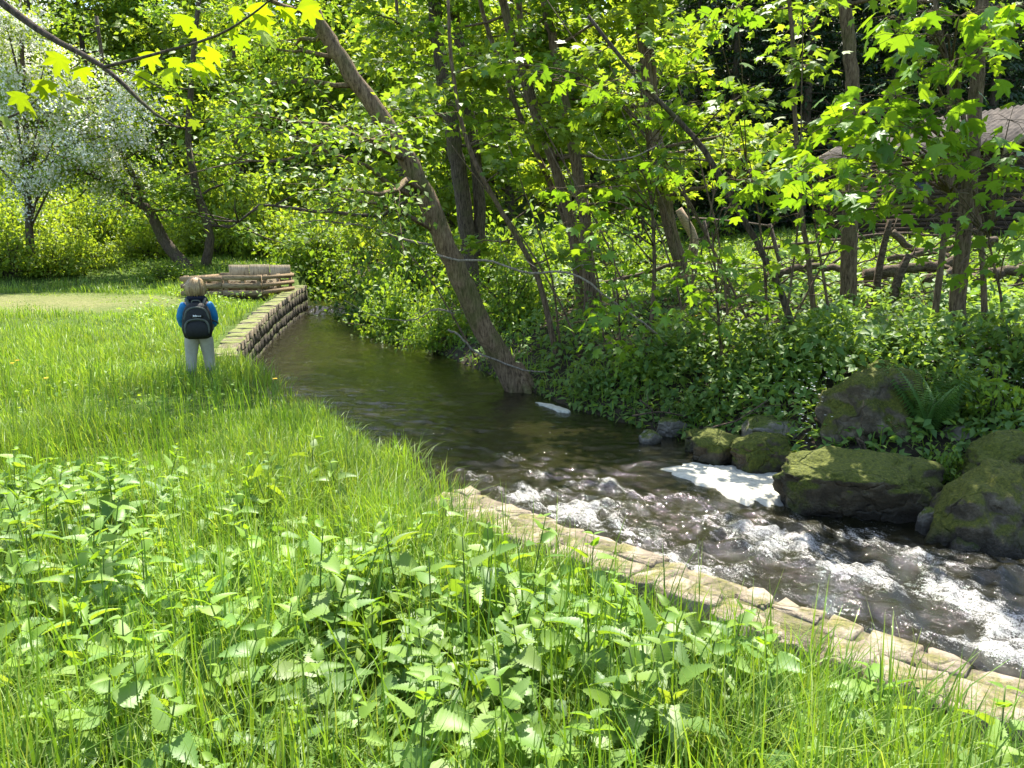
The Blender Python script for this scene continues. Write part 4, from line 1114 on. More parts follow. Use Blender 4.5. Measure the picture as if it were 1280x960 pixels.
def child():
    gx_, gy_ = -3.66, 9.30
    gz = H(gx_, gy_)
    T = thing('person', 'blond child in blue-sleeved dark vest and pale trousers standing in the grass', 'person', (gx_, gy_, gz), rz=R(18))
    # one continuous body: pelvis is the root
    v = [(0, 0, .60), (0, -.01, .72), (0, -.015, .86), (0, -.01, .965), (0, .005, 1.03), (0, .02, 1.10), (0, .02, 1.17),
         (-.115, -.01, .935), (-.165, .01, .80), (-.155, .09, .68), (-.11, .17, .70),
         (.115, -.01, .935), (.165, .01, .80), (.155, .09, .68), (.11, .17, .70),
         (-.075, 0, .56), (-.085, .01, .32), (-.09, -.01, .09), (-.095, .09, .035),
         (.075, 0, .56), (.09, .045, .32), (.107, .04, .09), (.112, .14, .035)]
    e = [(0, 1), (1, 2), (2, 3), (3, 4), (4, 5), (5, 6), (3, 7), (7, 8), (8, 9), (9, 10), (3, 11), (11, 12), (12, 13), (13, 14), (0, 15), (15, 16), (16, 17), (17, 18), (0, 19), (19, 20), (20, 21), (21, 22)]
    r = [(.10, .08), (.095, .075), (.10, .075), (.06, .055), .04, (.065, .075), (.06, .065), .042, .034, .027, .025, .042, .034, .027, .025, .07, .05, .036, .03, .07, .05, .036, .03]
    k = len(v)
    for sx in (-1, 1):        # hands: five fingers each
        palm = 10 if sx < 0 else 14
        px, py, pz = v[palm]
        for j, (dx, dz, l) in enumerate([(.020, .012, .034), (.008, .02, .042), (-.004, .02, .045), (-.016, .016, .04), (-.026, .008, .03)]):
            v += [(px - sx * dx, py + .025 + l * .3, pz - dz * .5), (px - sx * dx, py + .03 + l * .75, pz - dz - .012)]
            e += [(palm, k), (k, k + 1)]; r += [.0075, .006]; k += 2
    skin_mesh('body', v, e, r, 'skin', T)
    jk = [(0, -.005, .58), (0, -.01, .70), (0, -.012, .84), (0, -.01, .945), (0, 0, .985)]
    skin_mesh('vest', jk, [(0, 1), (1, 2), (2, 3), (3, 4)], [(.145, .112), (.14, .108), (.142, .105), (.13, .095), (.075, .07)], 'navy', T)
    for sx in (-1, 1):
        skin_mesh('sleeve', [(sx * .10, -.008, .945), (sx * .135, -.005, .91), (sx * .182, .01, .79), (sx * .168, .09, .68), (sx * .128, .15, .69)], [(0, 1), (1, 2), (2, 3), (3, 4)], [.062, .066, .056, .047, .038], 'blue_sleeve', T, 0)
        lg = .05 * (sx > 0)
        skin_mesh('trouser_leg', [(sx * .055, 0, .60), (sx * .08, lg * .3, .50), (sx * .094, .01 + lg * .7, .34), (sx * .102, lg - .005, .20), (sx * .108, lg - .01, .125)], [(0, 1), (1, 2), (2, 3), (3, 4)], [(.085, .095), (.082, .09), (.068, .072), (.064, .064), (.062, .062)], 'trouser', T, 0)
        ox = sx * .012; V, F = ellip([(0, sx * .098, .045, .042, .105), (.02, sx * .098, .045, .045, .11), (.05, sx * .098, .04, .044, .10), (.075, sx * .096, .0, .046, .062), (.15, sx * .094, -.01, .047, .052), (.19, sx * .093, -.01, .05, .054)], 14)
        MB().add(V + [ox, lg, 0], F).build('boot', 'boot', T, True)
    # hood collar rolled at the neck
    th = np.linspace(0, 2 * math.pi, 25)
    MB().add(*tube(np.column_stack([.088 * np.sin(th), -.002 + .075 * np.cos(th), 1.0 - .012 * np.cos(th)]), .032, 8)).build('hood', 'navy', T, True)
    # face: eyes, nose, ears on the far side of the head
    hx = 0
    for sx in (-1, 1):
        MB().add(*ellip([(1.125 + q, sx * .03, .098, .012 * math.sqrt(max(.02, 1 - (q / .009) ** 2)), .006) for q in (-.009, -.005, 0, .005, .009)], 8)).build('eye', 'navy', T, True)
        MB().add(*ellip([(1.09 + q * .045, sx * (.078 + .006 * math.sin(q * 3)), .012, .009 * math.sin(.3 + 2.5 * q), .018 * math.sin(.3 + 2.5 * q)) for q in (0, .25, .5, .75, 1)], 10)).build('ear', 'skin', T, True)
    MB().add(*ellip([(1.085, 0, .105, .012, .012), (1.095, 0, .108, .011, .014), (1.12, 0, .10, .006, .008)], 8)).build('nose', 'skin', T, True)
    MB().add(*ellip([(1.058, 0, .093, .018, .006), (1.064, 0, .095, .022, .007), (1.07, 0, .093, .018, .006)], 8)).build('mouth', 'skin', T, True)
    # bobbed hair: cap with strands
    import bmesh
    bm = bmesh.new(); bmesh.ops.create_icosphere(bm, subdivisions=5, radius=1)
    for vt in bm.verts:
        p = vt.co
        a = math.atan2(p.x, p.y)
        s = 1 + .035 * mnoise.noise(Vector((math.cos(a) * 7, math.sin(a) * 7, p.z * 1.2))) + .02 * mnoise.noise(Vector((math.cos(a) * 18, math.sin(a) * 18, p.z * 2)))
        face = max(0, p.y - .35) * (p.z < .35)
        z = p.z
        if z < -.25: z = -.25 + (z + .25) * .95 + .06 * mnoise.noise(Vector((math.cos(a) * 9, math.sin(a) * 9, 3)))
        tp = 1.0 if z > -.5 else 1.0 - .5 * (-.5 - z) / .5
        vt.co = Vector((p.x * .103 * s * tp, -.002 + p.y * .114 * s * tp - face * .07, 1.125 + z * .118))
    me = bpy.data.meshes.new('hair'); bm.to_mesh(me); bm.free()
    for p in me.polygons: p.use_smooth = True
    me.materials.append(MAT['hair']); hr = obj('hair', me, T)
    rg = np.random.default_rng(3); mb = MB()
    for i in range(520):              # loose strands combed down from the crown
        a = rg.uniform(0, 2 * math.pi); e0 = rg.uniform(.15, .9); e1 = rg.uniform(-.75, -.45) if math.cos(a) < .3 else rg.uniform(-.1, .2)
        el = np.linspace(e0, e1, 6) * math.pi / 2; aa = a + np.linspace(0, rg.normal(0, .25), 6)
        k = rg.uniform(1.0, 1.06); fl = 1 + .22 * np.linspace(0, 1, 6) ** 3 * rg.uniform(-.4, 1.3)
        c = np.column_stack([np.sin(aa) * np.maximum(np.cos(el), .55 * (el < 0)) * .106 * k * fl, -.002 + np.cos(aa) * np.maximum(np.cos(el), .55 * (el < 0)) * .116 * k * fl, 1.125 + np.sin(el) * .119 * k])
        mb.add(*tube(c, np.array([.004, .006, .006, .005, .004, .001]), 4, False))
    mb.build('strands', 'hair_strand', hr, True)
    # backpack: worn, so a thing of its own
    K = thing('backpack', 'black and grey backpack worn by the child', 'backpack', (gx_, gy_, gz), rz=R(18)); K.scale = (1.08, 1.04, 1.0)
    def yb(z): return -.105
    V, F = ellip([(.555, .005, -.17, .10, .055), (.575, .005, -.175, .135, .075), (.65, .005, -.18, .152, .09), (.76, .005, -.175, .15, .088), (.86, .005, -.165, .135, .075), (.92, .005, -.155, .11, .06), (.955, .005, -.145, .075, .042), (.965, .005, -.14, .04, .025)], 28)
    MB().add(V, F).build('pack_body', 'pack_black', K, True)
    V, F = ellip([(.575, .005, -.235, .10, .03), (.60, .005, -.25, .118, .04), (.66, .005, -.255, .122, .042), (.72, .005, -.25, .112, .036), (.755, .005, -.243, .08, .025), (.765, .005, -.238, .05, .015)], 24)
    MB().add(V, F).build('front_pocket', 'pack_black', K, True)
    arcp = lambda hw, z0, z1, y: np.array([[.005 - hw, y, z0], [.005 - hw * 1.02, y - .005, (z0 + z1) / 2], [.005 - hw * .75, y, z1 - (z1 - z0) * .12], [.005, y, z1], [.005 + hw * .75, y, z1 - (z1 - z0) * .12], [.005 + hw * 1.02, y - .005, (z0 + z1) / 2], [.005 + hw, y, z0]])
    MB().add(*tube(spline(arcp(.115, .66, .915, -.215), 24), .012, 6)).build('piping', 'pack_grey', K, True)
    MB().add(*tube(spline(arcp(.112, .62, .785, -.262), 24), .012, 6)).build('piping', 'pack_grey', K, True)
    # badge with its small white lettering strokes
    n = 24; a = np.linspace(0, 2 * math.pi, n, endpoint=False)
    V = np.vstack([np.column_stack([.01 + .072 * np.cos(a), np.full(n, -.246) + .02 * np.sin(a), .825 + .04 * np.sin(a)]), np.column_stack([.01 + .072 * np.cos(a), np.full(n, -.20), .825 + .04 * np.sin(a)])])
    i = np.arange(n); j = (i + 1) % n
    bd = MB().add(V, [np.arange(n)[None], np.stack([i, n + i, n + j, j], 1)]).build('badge', 'pack_black', K)
    for x, w, h in ((-.035, .006, .022), (-.026, .010, .018), (-.013, .006, .022), (-.004, .010, .014), (.008, .005, .010), (.016, .008, .010), (.028, .006, .010), (.037, .008, .009)):
        MB().box(.01 + x, -.252, .822 + (.022 - h) * -.3, w, .006, h).build('lettering', 'logo_white', bd)
    MB().add(*tube(spline(np.array([[-.04, -.13, .95], [-.03, -.14, .985], [.035, -.14, .985], [.05, -.13, .95]]), 12), .009, 6)).build('handle', 'pack_grey', K, True)
    for sx in (-1, 1):
        MB().add(*tube(spline(np.array([[sx * .07, -.12, .93], [sx * .095, -.05, 1.0], [sx * .105, .06, .96], [sx * .12, .10, .82], [sx * .15, .02, .68], [sx * .13, -.12, .62]]), 20), .018, 6)).build('shoulder_strap', 'pack_grey', K, True)
    MB().add(*tube(np.array([[.15, -.16, .76], [.19, -.17, .745], [.215, -.17, .715]]), [.010, .009, .007], 5)).build('compression_strap', 'pack_black', K, True)
child()

# ------------------------------------------------------------------ meadow grass and herbs (uncountable)
T_B = None
def blades(rng, pos, h, w, lean):
    n = len(pos)
    az = rng.uniform(0, 2 * math.pi, n)
    d = np.stack([np.cos(az), np.sin(az), np.zeros(n)], -1)
    s = np.stack([-np.sin(az + .4), np.cos(az + .4), np.zeros(n)], -1)
    ts = np.array([0, .38, .74, 1.0]); ws = np.array([.8, 1.0, .62, .0])
    V = []
    for t, k in zip(ts, ws):
        c = pos + d * (lean * h * t ** 2)[:, None] + np.array([0, 0, 1]) * (h * (t - .38 * np.clip(lean, 0, 1.2) * t ** 3))[:, None]
        if k == 0: V.append(c[:, None])
        else: V += [(c - s * (w * k / 2)[:, None])[:, None], (c + s * (w * k / 2)[:, None])[:, None]]
    V = np.concatenate(V, 1).reshape(-1, 3)
    off = (np.arange(n) * 7)[:, None]
    q = np.concatenate([off + np.array([0, 1, 3, 2]), off + np.array([2, 3, 5, 4])])
    return V, [q, off + np.array([4, 5, 6])]
def sample(rng, n, y0, y1, x0=None, x1=None, side='left', pw=1.0, margin=1.6):
    y = y0 + (y1 - y0) * rng.uniform(0, 1, n) ** pw
    half = .66 * y + margin
    x = rng.uniform(-1, 1, n) * half if x0 is None else rng.uniform(x0, x1, n)
    h, dl, dr, riv = field(x, y)
    ok = ~riv & ((dl < dr) if side == 'left' else (dr <= dl)) & (np.abs(x) < half)
    return x[ok], y[ok], h[ok], dl[ok], dr[ok]

def meadow():
    rng = np.random.default_rng(21)
    mb = MB()
    for n, y0, y1, w0, hs in ((50000, .9, 4.4, .0054, .36), (60000, 3.6, 7.5, .0058, .30), (62000, 7, 13, .0075, .24), (60000, 12, 22, .012, .20), (34000, 20, 34, .02, .20)):
        x, y, z, dl, dr = sample(rng, n, y0, y1, pw=.8)
        pm = path_mask(x, y)
        onwall = (dl < .40 - .10 * fbm(x * 4, y * 4, 2, 19)) & (y < 5.2)
        onfar = (dl < .45) & (y > 11)
        tuft = np.clip(.85 + .55 * fbm(x * 1.1, y * 1.1, 3, 77), .35, 1.7)
        h = hs * tuft * rng.uniform(.5, 1.35, len(x)) * np.where(pm > .35, .22, 1)
        k = ~onwall & ~onfar & ~((pm > .5) & (rng.uniform(0, 1, len(x)) < .45))
        h = h[k]
        pos = np.stack([x, y, z - .015], -1)[k]
        mb.add(*blades(rng, pos, h, w0 * rng.uniform(.6, 1.5, len(h)), np.abs(rng.normal(.38, .3, len(h)))))
    mb.build('meadow_grass', 'grass', None, True, 'stuff')
    tag(bpy.data.objects['meadow_grass'], 'long fresh green meadow grass around the child and the wall', 'grass')
    # stems rising above
    mb = MB()
    x, y, z, dl, dr = sample(rng, 4600, 1.3, 9)
    k = dl > .45
    mb.add(*blades(rng, np.stack([x, y, z], -1)[k], rng.uniform(.35, .62, k.sum()), rng.uniform(.004, .009, k.sum()), np.abs(rng.normal(.15, .12, k.sum()))))
    x, y, z, dl, dr = sample(rng, 60000, 1.6, 7)
    k = (dl > .34) & (dl < .62) & (rng.uniform(0, 1, len(x)) < .5 + .6 * fbm(x * 1.5, y * 1.5, 2, 88))
    mb.add(*blades(rng, np.stack([x, y, z], -1)[k], rng.uniform(.16, .42, k.sum()), rng.uniform(.003, .007, k.sum()), np.abs(rng.normal(.4, .25, k.sum()))))
    x, y, z, dl, dr = sample(rng, 1500, 1.2, 3.2)
    k = dl > .6
    mb.add(*blades(rng, np.stack([x, y, z], -1)[k], rng.uniform(.4, .66, k.sum()), rng.uniform(.006, .011, k.sum()), np.abs(rng.normal(.25, .2, k.sum()))))
    o = mb.build('tall_grass', 'grass_dark', None, True, 'stuff'); tag(o, 'scattered tall darker grass stalks rising above the meadow', 'grass')
    # low broad leaves between the blades
    mb = MB()
    for n, y0, y1, sz in ((9000, 1.0, 5.5, .055), (7000, 5, 12, .06)):
        x, y, z, dl, dr = sample(rng, n, y0, y1)
        w = fbm(x * .6, y * .6, 3, 15) + np.where(y < 5, .5, -.1) - .25 * (x > -1) * (y > 4)
        k = (dl > .5) & (w > 0)
        pos = np.stack([x, y, z + rng.uniform(.02, .22, len(x))], -1)[k]
        mb.add(*rleaves(rng, T_OVAL, pos, sz, -.2, .4))
    x, y, z, dl, dr = sample(rng, 14000, 13, 34)
    k = ((dl > .5) & (dl < 3) & (y > 15) & (y < 21)) | ((y > 26) & (fbm(x * .4, y * .4, 2, 4) > .1))
    mb.add(*rleaves(rng, T_OVAL, np.stack([x, y, z + rng.uniform(.02, .30, len(x))], -1)[k], .10, -.2, .4))
    o = mb.build('meadow_herbs', 'herb_bright', None, False, 'stuff'); tag(o, 'low broad-leaved herbs growing through the meadow grass', 'herbs')
meadow()

def bank_cover():
    rng = np.random.default_rng(22)
    mb, mb2, mg = MB(), MB(), MB()
    for n, y0, y1, sz in ((46000, 3.5, 10, .105), (48000, 8, 17, .125), (14000, 15, 28, .15)):
        x, y, z, dl, dr = sample(rng, n, y0, y1, side='right')
        clump = np.clip(.65 + .75 * fbm(x * .9, y * .9, 3, 51), .22, 1.5)
        hh = (.08 + .50 * clump) * np.clip((dr - .15) / 1.2, .12, 1) * np.where(dr > 6.2, .45, np.where(dr > 3.6, .6, 1))
        keep = (dr > .22) & (rng.uniform(0, 1, len(x)) < np.clip(.45 + .8 * clump, 0, 1))
        pos = np.stack([x, y, z + hh * rng.uniform(.1, 1, len(x)) ** .7], -1)
        br = (dr > 6.0)
        mb.add(*rleaves(rng, T_OVAL, pos[keep & ~br], sz, -.3, .45))
        if (keep & br).any(): mb2.add(*rleaves(rng, T_OVAL, pos[keep & br], sz * .9, -.3, .45))
    x, y, z, dl, dr = sample(rng, 42000, 4, 30, side='right')
    k = (dr > 5.8) | ((fbm(x * .8, y * .8, 2, 61) > .15) & (dr > .3)) | ((dr < .8) & (dr > .12) & (y > 8) & (y < 13.5))
    n = k.sum()
    mg.add(*blades(rng, np.stack([x, y, z - .02], -1)[k], rng.uniform(.10, .34, n), .007 + .0006 * y[k], np.abs(rng.normal(.5, .3, n))))
    tag(mb.build('bank_herbs', 'herb', None, False, 'stuff'), 'dense green herbs covering the shaded far bank', 'herbs')
    tag(mb2.build('clearing_herbs', 'herb_bright', None, False, 'stuff'), 'sunlit bright herbs in the clearing before the hut', 'herbs')
    tag(mg.build('bank_grass', 'grass', None, True, 'stuff'), 'tufted grass growing on the far bank and clearing', 'grass')
    # white stitchwort
    fx = []
    for (u, v, du, dv, n) in ((1010, 500, 28, 30, 46), (1020, 460, 40, 25, 30), (1240, 470, 40, 50, 46), (1180, 440, 50, 25, 30), (1000, 540, 15, 25, 16), (1130, 440, 40, 15, 14)):
        for _ in range(n):
            g = hit(rng.normal(u, du * .6), rng.normal(v + 25, dv * .6)); fx.append(g + [0, -.05, rng.uniform(.25, .45)])
    fx = np.array(fx)
    five = MB()
    for k in range(5):
        five.add(*scatter(T_CARD, fx, np.full(len(fx), k * 1.2566), np.full(len(fx), .35 + .2 * (k % 2)), np.zeros(len(fx)), np.full(len(fx), .016)))
    tag(five.build('white_flowers', 'blossom', None, False, 'stuff'), 'tiny white stitchwort flowers scattered over the far bank', 'flowers')
bank_cover()

# yellow flowers, few enough to count
def flower(name, label, pos, size, petals, group, stem_h):
    T = thing(name, label, 'flower', tuple(pos), group)
    MB().add(*tube(np.array([[0, 0, -stem_h], [.01, 0, -stem_h * .5], [0, 0, 0]]), .0022, 4)).build('stem', 'stem', T, True)
    n = petals
    mb = MB().add(*scatter(T_CARD, np.zeros((n, 3)), np.arange(n) * 2 * math.pi / n, np.full(n, .35), np.zeros(n), np.full(n, size)))
    mb.build('petals', 'yellow_petal', T)
    return T
for u, v in ((872, 410), (868, 402), (898, 412), (905, 426), (870, 417), (893, 408), (868, 398), (902, 428)):
    flower('celandine', 'small yellow celandine flower among the herbs under the diagonal stem', hit(u, v + 22) + [0, -.05, .32], .028, 4, 'celandine flowers on the far bank', .32)
for u, v in ((24, 462), (345, 488), (18, 466), (60, 488)):
    g = hit(u, v + 14)
    flower('dandelion', 'yellow dandelion head standing in the meadow grass', g + [0, 0, .24], .03, 14, 'dandelions in the meadow', .24)

# ------------------------------------------------------------------ nettles in the foreground: each plant a thing with its leaves
def nettles():
    rng = np.random.default_rng(41)
    lm = [MB().add(T_NETTLE[0] * [1, 1, b], T_NETTLE[1]).mesh('leaf', 'nettle', True) for b in (.5, 1.0, 1.6)]
    lt = [MB().add(T_NETTLE[0] * [1, 1, b], T_NETTLE[1]).mesh('leaf', 'nettle_top', True) for b in (.6, 1.3)]
    protos = []
    for k in range(6):
        hgt = .30 + .035 * k
        T = thing('nettle', 'broad-leaved stinging nettle growing in the foreground grass', 'nettle', (0, 0, 0), 'nettles in the foreground')
        path = spline(np.array([[0, 0, -.05], [.015, .01, hgt * .5], [.0, .02, hgt]]), 8)
        MB().add(*tube(path, np.linspace(.0042, .0022, 8), 5)).build('stem', 'stem', T, True)
        lv = 7
        for i in range(lv):
            z = hgt * (.22 + .78 * (i / (lv - 1)) ** .85); q = path[int(7 * z / hgt * .98)]
            sz = (.10, .105, .105, .10, .085, .065, .042)[i] * rng.uniform(.85, 1.15)
            a = i * math.pi / 2 + rng.normal(0, .2)
            for s in (0, math.pi):
                ang = a + s
                pet = .024 if i < 5 else .004
                obj('leaf', lm[int(rng.integers(3))] if i < 5 else lt[int(rng.integers(2))], T, None, (q[0] - math.sin(ang) * pet, q[1] + math.cos(ang) * pet, z), (rng.normal(-.1 if i < 4 else .5, .22), rng.normal(0, .2), ang), (sz * rng.uniform(.75, 1.1), sz, sz))
        protos.append(T)
    cnt = 0; used = set()
    pts = []
    while cnt < 275:
        y = 1.25 + 3.5 * rng.uniform() ** 1.15; x = rng.uniform(-.66 * y - .4, .62 * y + .3)
        h, dl, dr, riv = field(np.array([x]), np.array([y]))
        if riv[0] or dl[0] > dr[0] or dl[0] < .75: continue
        dens = 1.0 if y < 3.3 else (.10 + .2 * (x < -1.2))
        if x > .45: dens *= .45
        if vnoise(np.array([x * .9]), np.array([y * .9]), 9)[0] < -.45: dens *= .25
        if rng.uniform() > dens: continue
        if any((x - a) ** 2 + (y - b) ** 2 < .11 ** 2 for a, b in pts): continue
        if math.hypot(x, y) < 1.2: continue
        pts.append((x, y))
        k = int(rng.integers(6))
        if k not in used:
            T = protos[k]; used.add(k)
        else:
            T = copy_tree(protos[k])
        s = rng.uniform(.6, 1.25) * (1.0 if y > 1.9 else .8)
        T.location = (x, y, h[0]); T.rotation_euler = (rng.normal(0, .16), rng.normal(0, .16), rng.uniform(0, 6.28)); T.scale = (s, s, s)
        if dl[0] < 1.25:
            T['label'] = 'stinging nettle growing close behind the pale coping stones'; T['group'] = 'nettles along the coping stones'
        else:
            T['label'] = 'broad-leaved stinging nettle growing in the foreground grass'; T['group'] = 'nettles in the foreground'
        cnt += 1
nettles()

def low_nettles():
    rng = np.random.default_rng(43)
    x, y, z, dl, dr = sample(rng, 15000, 1.0, 5.2)
    w = fbm(x * .8, y * .8, 3, 35) + np.where(y < 3.6, .55, -.15)
    k = (dl > .7) & (w > 0) & (x < .9)
    p = np.stack([x, y, z + rng.uniform(.03, .26, len(x))], -1)[k]
    o = MB().add(*rleaves(rng, T_NETTLE_LOW, p, .078, -.15, .4)).build('nettle_undergrowth', 'nettle_low', None, True, 'stuff')
    tag(o, 'low thick layer of young nettle leaves under the taller nettles', 'nettles')
low_nettles()

# broad-bladed grass tufts that stand out
def tuft(label, x, y, n, hmax, w, seed):
    rng = np.random.default_rng(seed)
    b = np.array([x, y, H(x, y)])
    T = thing('grass_tuft', label, 'grass tuft', tuple(b))
    for i in range(n):
        p = np.array([[rng.normal(0, .05), rng.normal(0, .05), -.02]])
        v, f = blades(rng, p, np.array([hmax * rng.uniform(.55, 1)]), np.array([w * rng.uniform(.7, 1.3)]), np.array([abs(rng.normal(.25, .2))]))
        MB().add(v, f).build('blade', 'grass_dark', T, True)
for lab, u, v, n, h, w in [('tall broad-bladed grass tuft in the middle of the nettles', 690, 900, 34, .55, .010), ('upright grass tuft leaning against the pale coping stones', 560, 660, 30, .45, .007), ('broad grass blades standing before the near end of the wall', 1180, 990, 16, .50, .012),
                           ('arching grass tuft by the dark gap in the wall', 900, 850, 22, .42, .008), ('thin grass tuft growing at the middle of the coping', 690, 745, 26, .30, .006), ('wide-bladed tuft at the left among nettles', 180, 960, 16, .5, .009), ('tall tuft on the far left of the meadow', 60, 640, 22, .5, .009), ('grass tuft at the right end below the wall', 1010, 900, 40, .34, .006)]:
    g = hit(u, v, 1.2); tuft(lab, g[0], g[1], n, h, w, int(u))

# fern beside the tall boulder
def fern(label, u, v, n, L, seed):
    rng = np.random.default_rng(seed)
    g = hit(u, v)
    T = thing('fern', label, 'fern', tuple(g))
    for i in range(n):
        az = i * 2.399; el = rng.uniform(1.15, 1.45); l = L * rng.uniform(.75, 1.1)
        d = np.array([math.cos(az), math.sin(az), 0])
        t = np.linspace(0, 1, 26)
        path = d * (l * math.cos(el) * t + .22 * l * t ** 2.2)[:, None] + np.array([0, 0, 1]) * (l * math.sin(el) * t - .14 * l * t ** 2.6)[:, None]
        mb = MB().add(*tube(path, np.linspace(.004, .001, 26), 3, False))
        w = l * .20 * np.sin(np.pi * np.clip(t * .93 + .07, 0, 1)) ** .8
        for s in (1, -1):
            yaw = np.full(26, az - math.pi / 2 + s * 1.25)
            mb.add(*scatter((T_OVAL[0] * [.45, 1, 1], T_OVAL[1]), path[2:], yaw[2:], np.full(24, -.1), np.full(24, 0.), w[2:]))
        mb.build('frond', 'fern', T)
fern('upright green fern growing against the tall blocky boulder', 1160, 545, 18, .72, 1)
fern('fern standing in the grass before the hut corner', 1258, 350, 10, .6, 2)

# ------------------------------------------------------------------ left trees and shrubs
def blossom_tree():
    rng = np.random.default_rng(71)
    T = None
    g = np.array([*P(235, 338, 27.0)[:2], 0]); g[2] = H(g[0], g[1])
    path = np.vstack([[g], trace([(205, 300), (184, 262), (150, 240), (122, 222), (60, 190)], 27, 26)])
    st2 = trace([(186, 264), (170, 225), (150, 190), (135, 120), (120, 20)], 27, 26)
    T = make_tree('blossom_tree', 'crooked dark apple tree leaning left under white blossom', 'tree', [(path, .22, .08), (st2, .13, .05)], 'bark_dark', 'crown', 2600, .17, T_OVAL, 12, 3.0, .4, (-.3, .7), 10, seed=71, jit=.3)
    return T
blossom_tree()
def white_bloom(label, cx, Yd, pixels, seed):
    rng = np.random.default_rng(seed)
    b = np.array([P(cx, 320, Yd)[0], Yd, 0]); b[2] = H(b[0], b[1])
    T = thing('blossom_tree', label, 'tree', tuple(b))
    path = np.vstack([b - [0, 0, .3], b + [0, 0, 1.5], b + [.2, 0, 4], b + [.3, .2, 8.5]])
    MB().add(*tube(spline(path, 14) - b, np.linspace(.15, .05, 14), 8, True, .1, 4)).build('trunk', 'bark_dark', T, True)
    anch = []
    for (u, v) in pixels:
        c = P(u, v, Yd + rng.uniform(-1.6, 1.2))
        k = spline(path, 14)[min(12, 4 + int(rng.integers(7)))]
        tw = spline(np.array([k, k * .4 + c * .6 + [0, 0, .5], c]), 7)
        MB().add(*tube(tw - b, np.linspace(.04, .008, 7), 5)).build('limb', 'bark_dark', T, True)
        for _ in range(16):
            d = rng.normal(0, 1, 3) * [.55, .55, .45] + [0, 0, -.2]
            anch.append((c, c + d, rng.uniform(0, 6.28)))
    p, yaw = leaf_points(rng, anch, 27000, .16)
    MB().add(*rleaves(rng, T_CARD, p - b, .085, 0, .9)).build('blossom', 'blossom', T, False, 'stuff')
    p, yaw = leaf_points(rng, anch, 12000, .25)
    MB().add(*rleaves(rng, T_OVAL, p - b, .13, -.3, .6)).build('crown', 'crown_bright', T, False, 'stuff')
white_bloom('fruit tree covered in white blossom on the far left', 40, 25.5, [(10, 60), (30, 90), (60, 120), (20, 130), (80, 160), (50, 180), (100, 190), (120, 165), (140, 200), (20, 200), (70, 215), (110, 140), (90, 105), (150, 130), (160, 175), (10, 165), (35, 230), (130, 230), (155, 110), (0, 20), (30, 30), (5, 100), (60, 60), (-40, 100), (-60, 180), (-30, 40)], 5)
p, _Y = grounded([(258, 338), (262, 292), (248, 245), (235, 190), (240, 100), (250, 0)])
g = np.array([P(258, 336, 28)[0], 28, 0]); g[2] = H(g[0], g[1])
make_tree('tree', 'slim dark trunk standing behind the plank bin', 'tree', [(np.vstack([[g], trace([(262, 292), (248, 245), (236, 180), (240, 90), (250, -20)], 28)]), .17, .07)], 'bark_dark', 'crown', 3800, .18, T_MAPLE, 14, 3.0, .25, (-.2, .5), 9, seed=72, jit=.25)

def shrub_mesh(seed, n, rx, ry, rz, leaf, mat, tmpl=T_OVAL):
    rng = np.random.default_rng(seed)
    # leaf sprays on the ends of many stems, inside a lumpy outline
    k = 90
    d = rng.normal(0, 1, (k, 3)); d[:, 2] = np.abs(d[:, 2]); d /= np.linalg.norm(d, axis=1)[:, None]
    tip = d * rng.uniform(.55, 1.1, k)[:, None] * [rx, ry, rz]
    anch = [(t * .45, t, rng.uniform(0, 6.28)) for t in tip]
    p, yaw = leaf_points(rng, anch, n, .10 * rx)
    p[:, 2] = np.abs(p[:, 2]) + .03
    me = MB().add(*rleaves(rng, tmpl, p, leaf, -.4, .5)).mesh('crown', mat)
    mb = MB()
    for t in tip[:26]:
        mb.add(*tube(np.array([[0, 0, -.2], t * .4 + [0, 0, .1], t]), [.02, .012, .004], 4, False))
    return me, mb.mesh('stem', 'bark_dark', True)
SH = {m: [shrub_mesh(200 + i + 10 * j, 2600, 1, 1, 1, .095, m, T_OVAL) for i in range(2)] for j, m in enumerate(('crown', 'crown_bright', 'crown_dark'))}
SHN = {m: [shrub_mesh(300 + i + 10 * j, 3400, 1, 1, 1, .085, m, T_OVAL) for i in range(2)] for j, m in enumerate(('crown', 'crown_dark'))}
SHB = {m: [shrub_mesh(340 + i + 10 * j, 520, 1, 1, 1, .20, m, T_OVAL) for i in range(2)] for j, m in enumerate(('herb', 'herb_bright'))}
def shrub(label, x, y, rx, rz, mat, i, lib=SH, group=None, dz=0):
    T = thing('shrub', label, 'shrub', (x, y, H(x, y) + dz), group, rz=i * 1.7)
    c, s = lib[mat][i % 2]
    for nm, me in (('stem', s), ('crown', c)):
        o = obj(nm, me, T, 'stuff' if nm == 'crown' else None); o.scale = (rx, rx, rz)
    return T
rng = np.random.default_rng(5)
# shrubs overhanging the right bank upstream
for i, (u, Yd, r, hz, lab) in enumerate([(505, 17.5, 1.3, 1.6, 'dense dark shrub overhanging the water left of the leaning trunk'), (545, 15.5, .9, 1.0, 'low shrub at the waterline behind the leaning trunk'), (475, 22, 1.6, 1.9, 'dark bush at the far bend of the stream'), (430, 27.5, 2.2, 2.4, 'big bush closing the end of the stream'), (520, 20.5, 1.6, 2.6, 'tall bush behind the dense dark shrub'), (640, 15, 1.1, 1.3, 'leafy bush between the leaning trunk and the forked tree'), (600, 18, 1.5, 2.0, 'broad bush around the twin-stemmed tree'), (700, 18, 1.6, 2.0, 'rounded bush behind the forked tree'), (395, 29, 1.8, 2.2, 'bright bush beyond the end of the stone wall'), (790, 17, 1.2, 1.4, 'bush left of the slender two-stemmed tree')]):
    x = P(u, 350, Yd)[0]
    shrub(lab, x, Yd, r, hz, 'crown_dark' if i == 2 else 'crown', i, SHN if i < 6 and i not in (4, ) else SH)
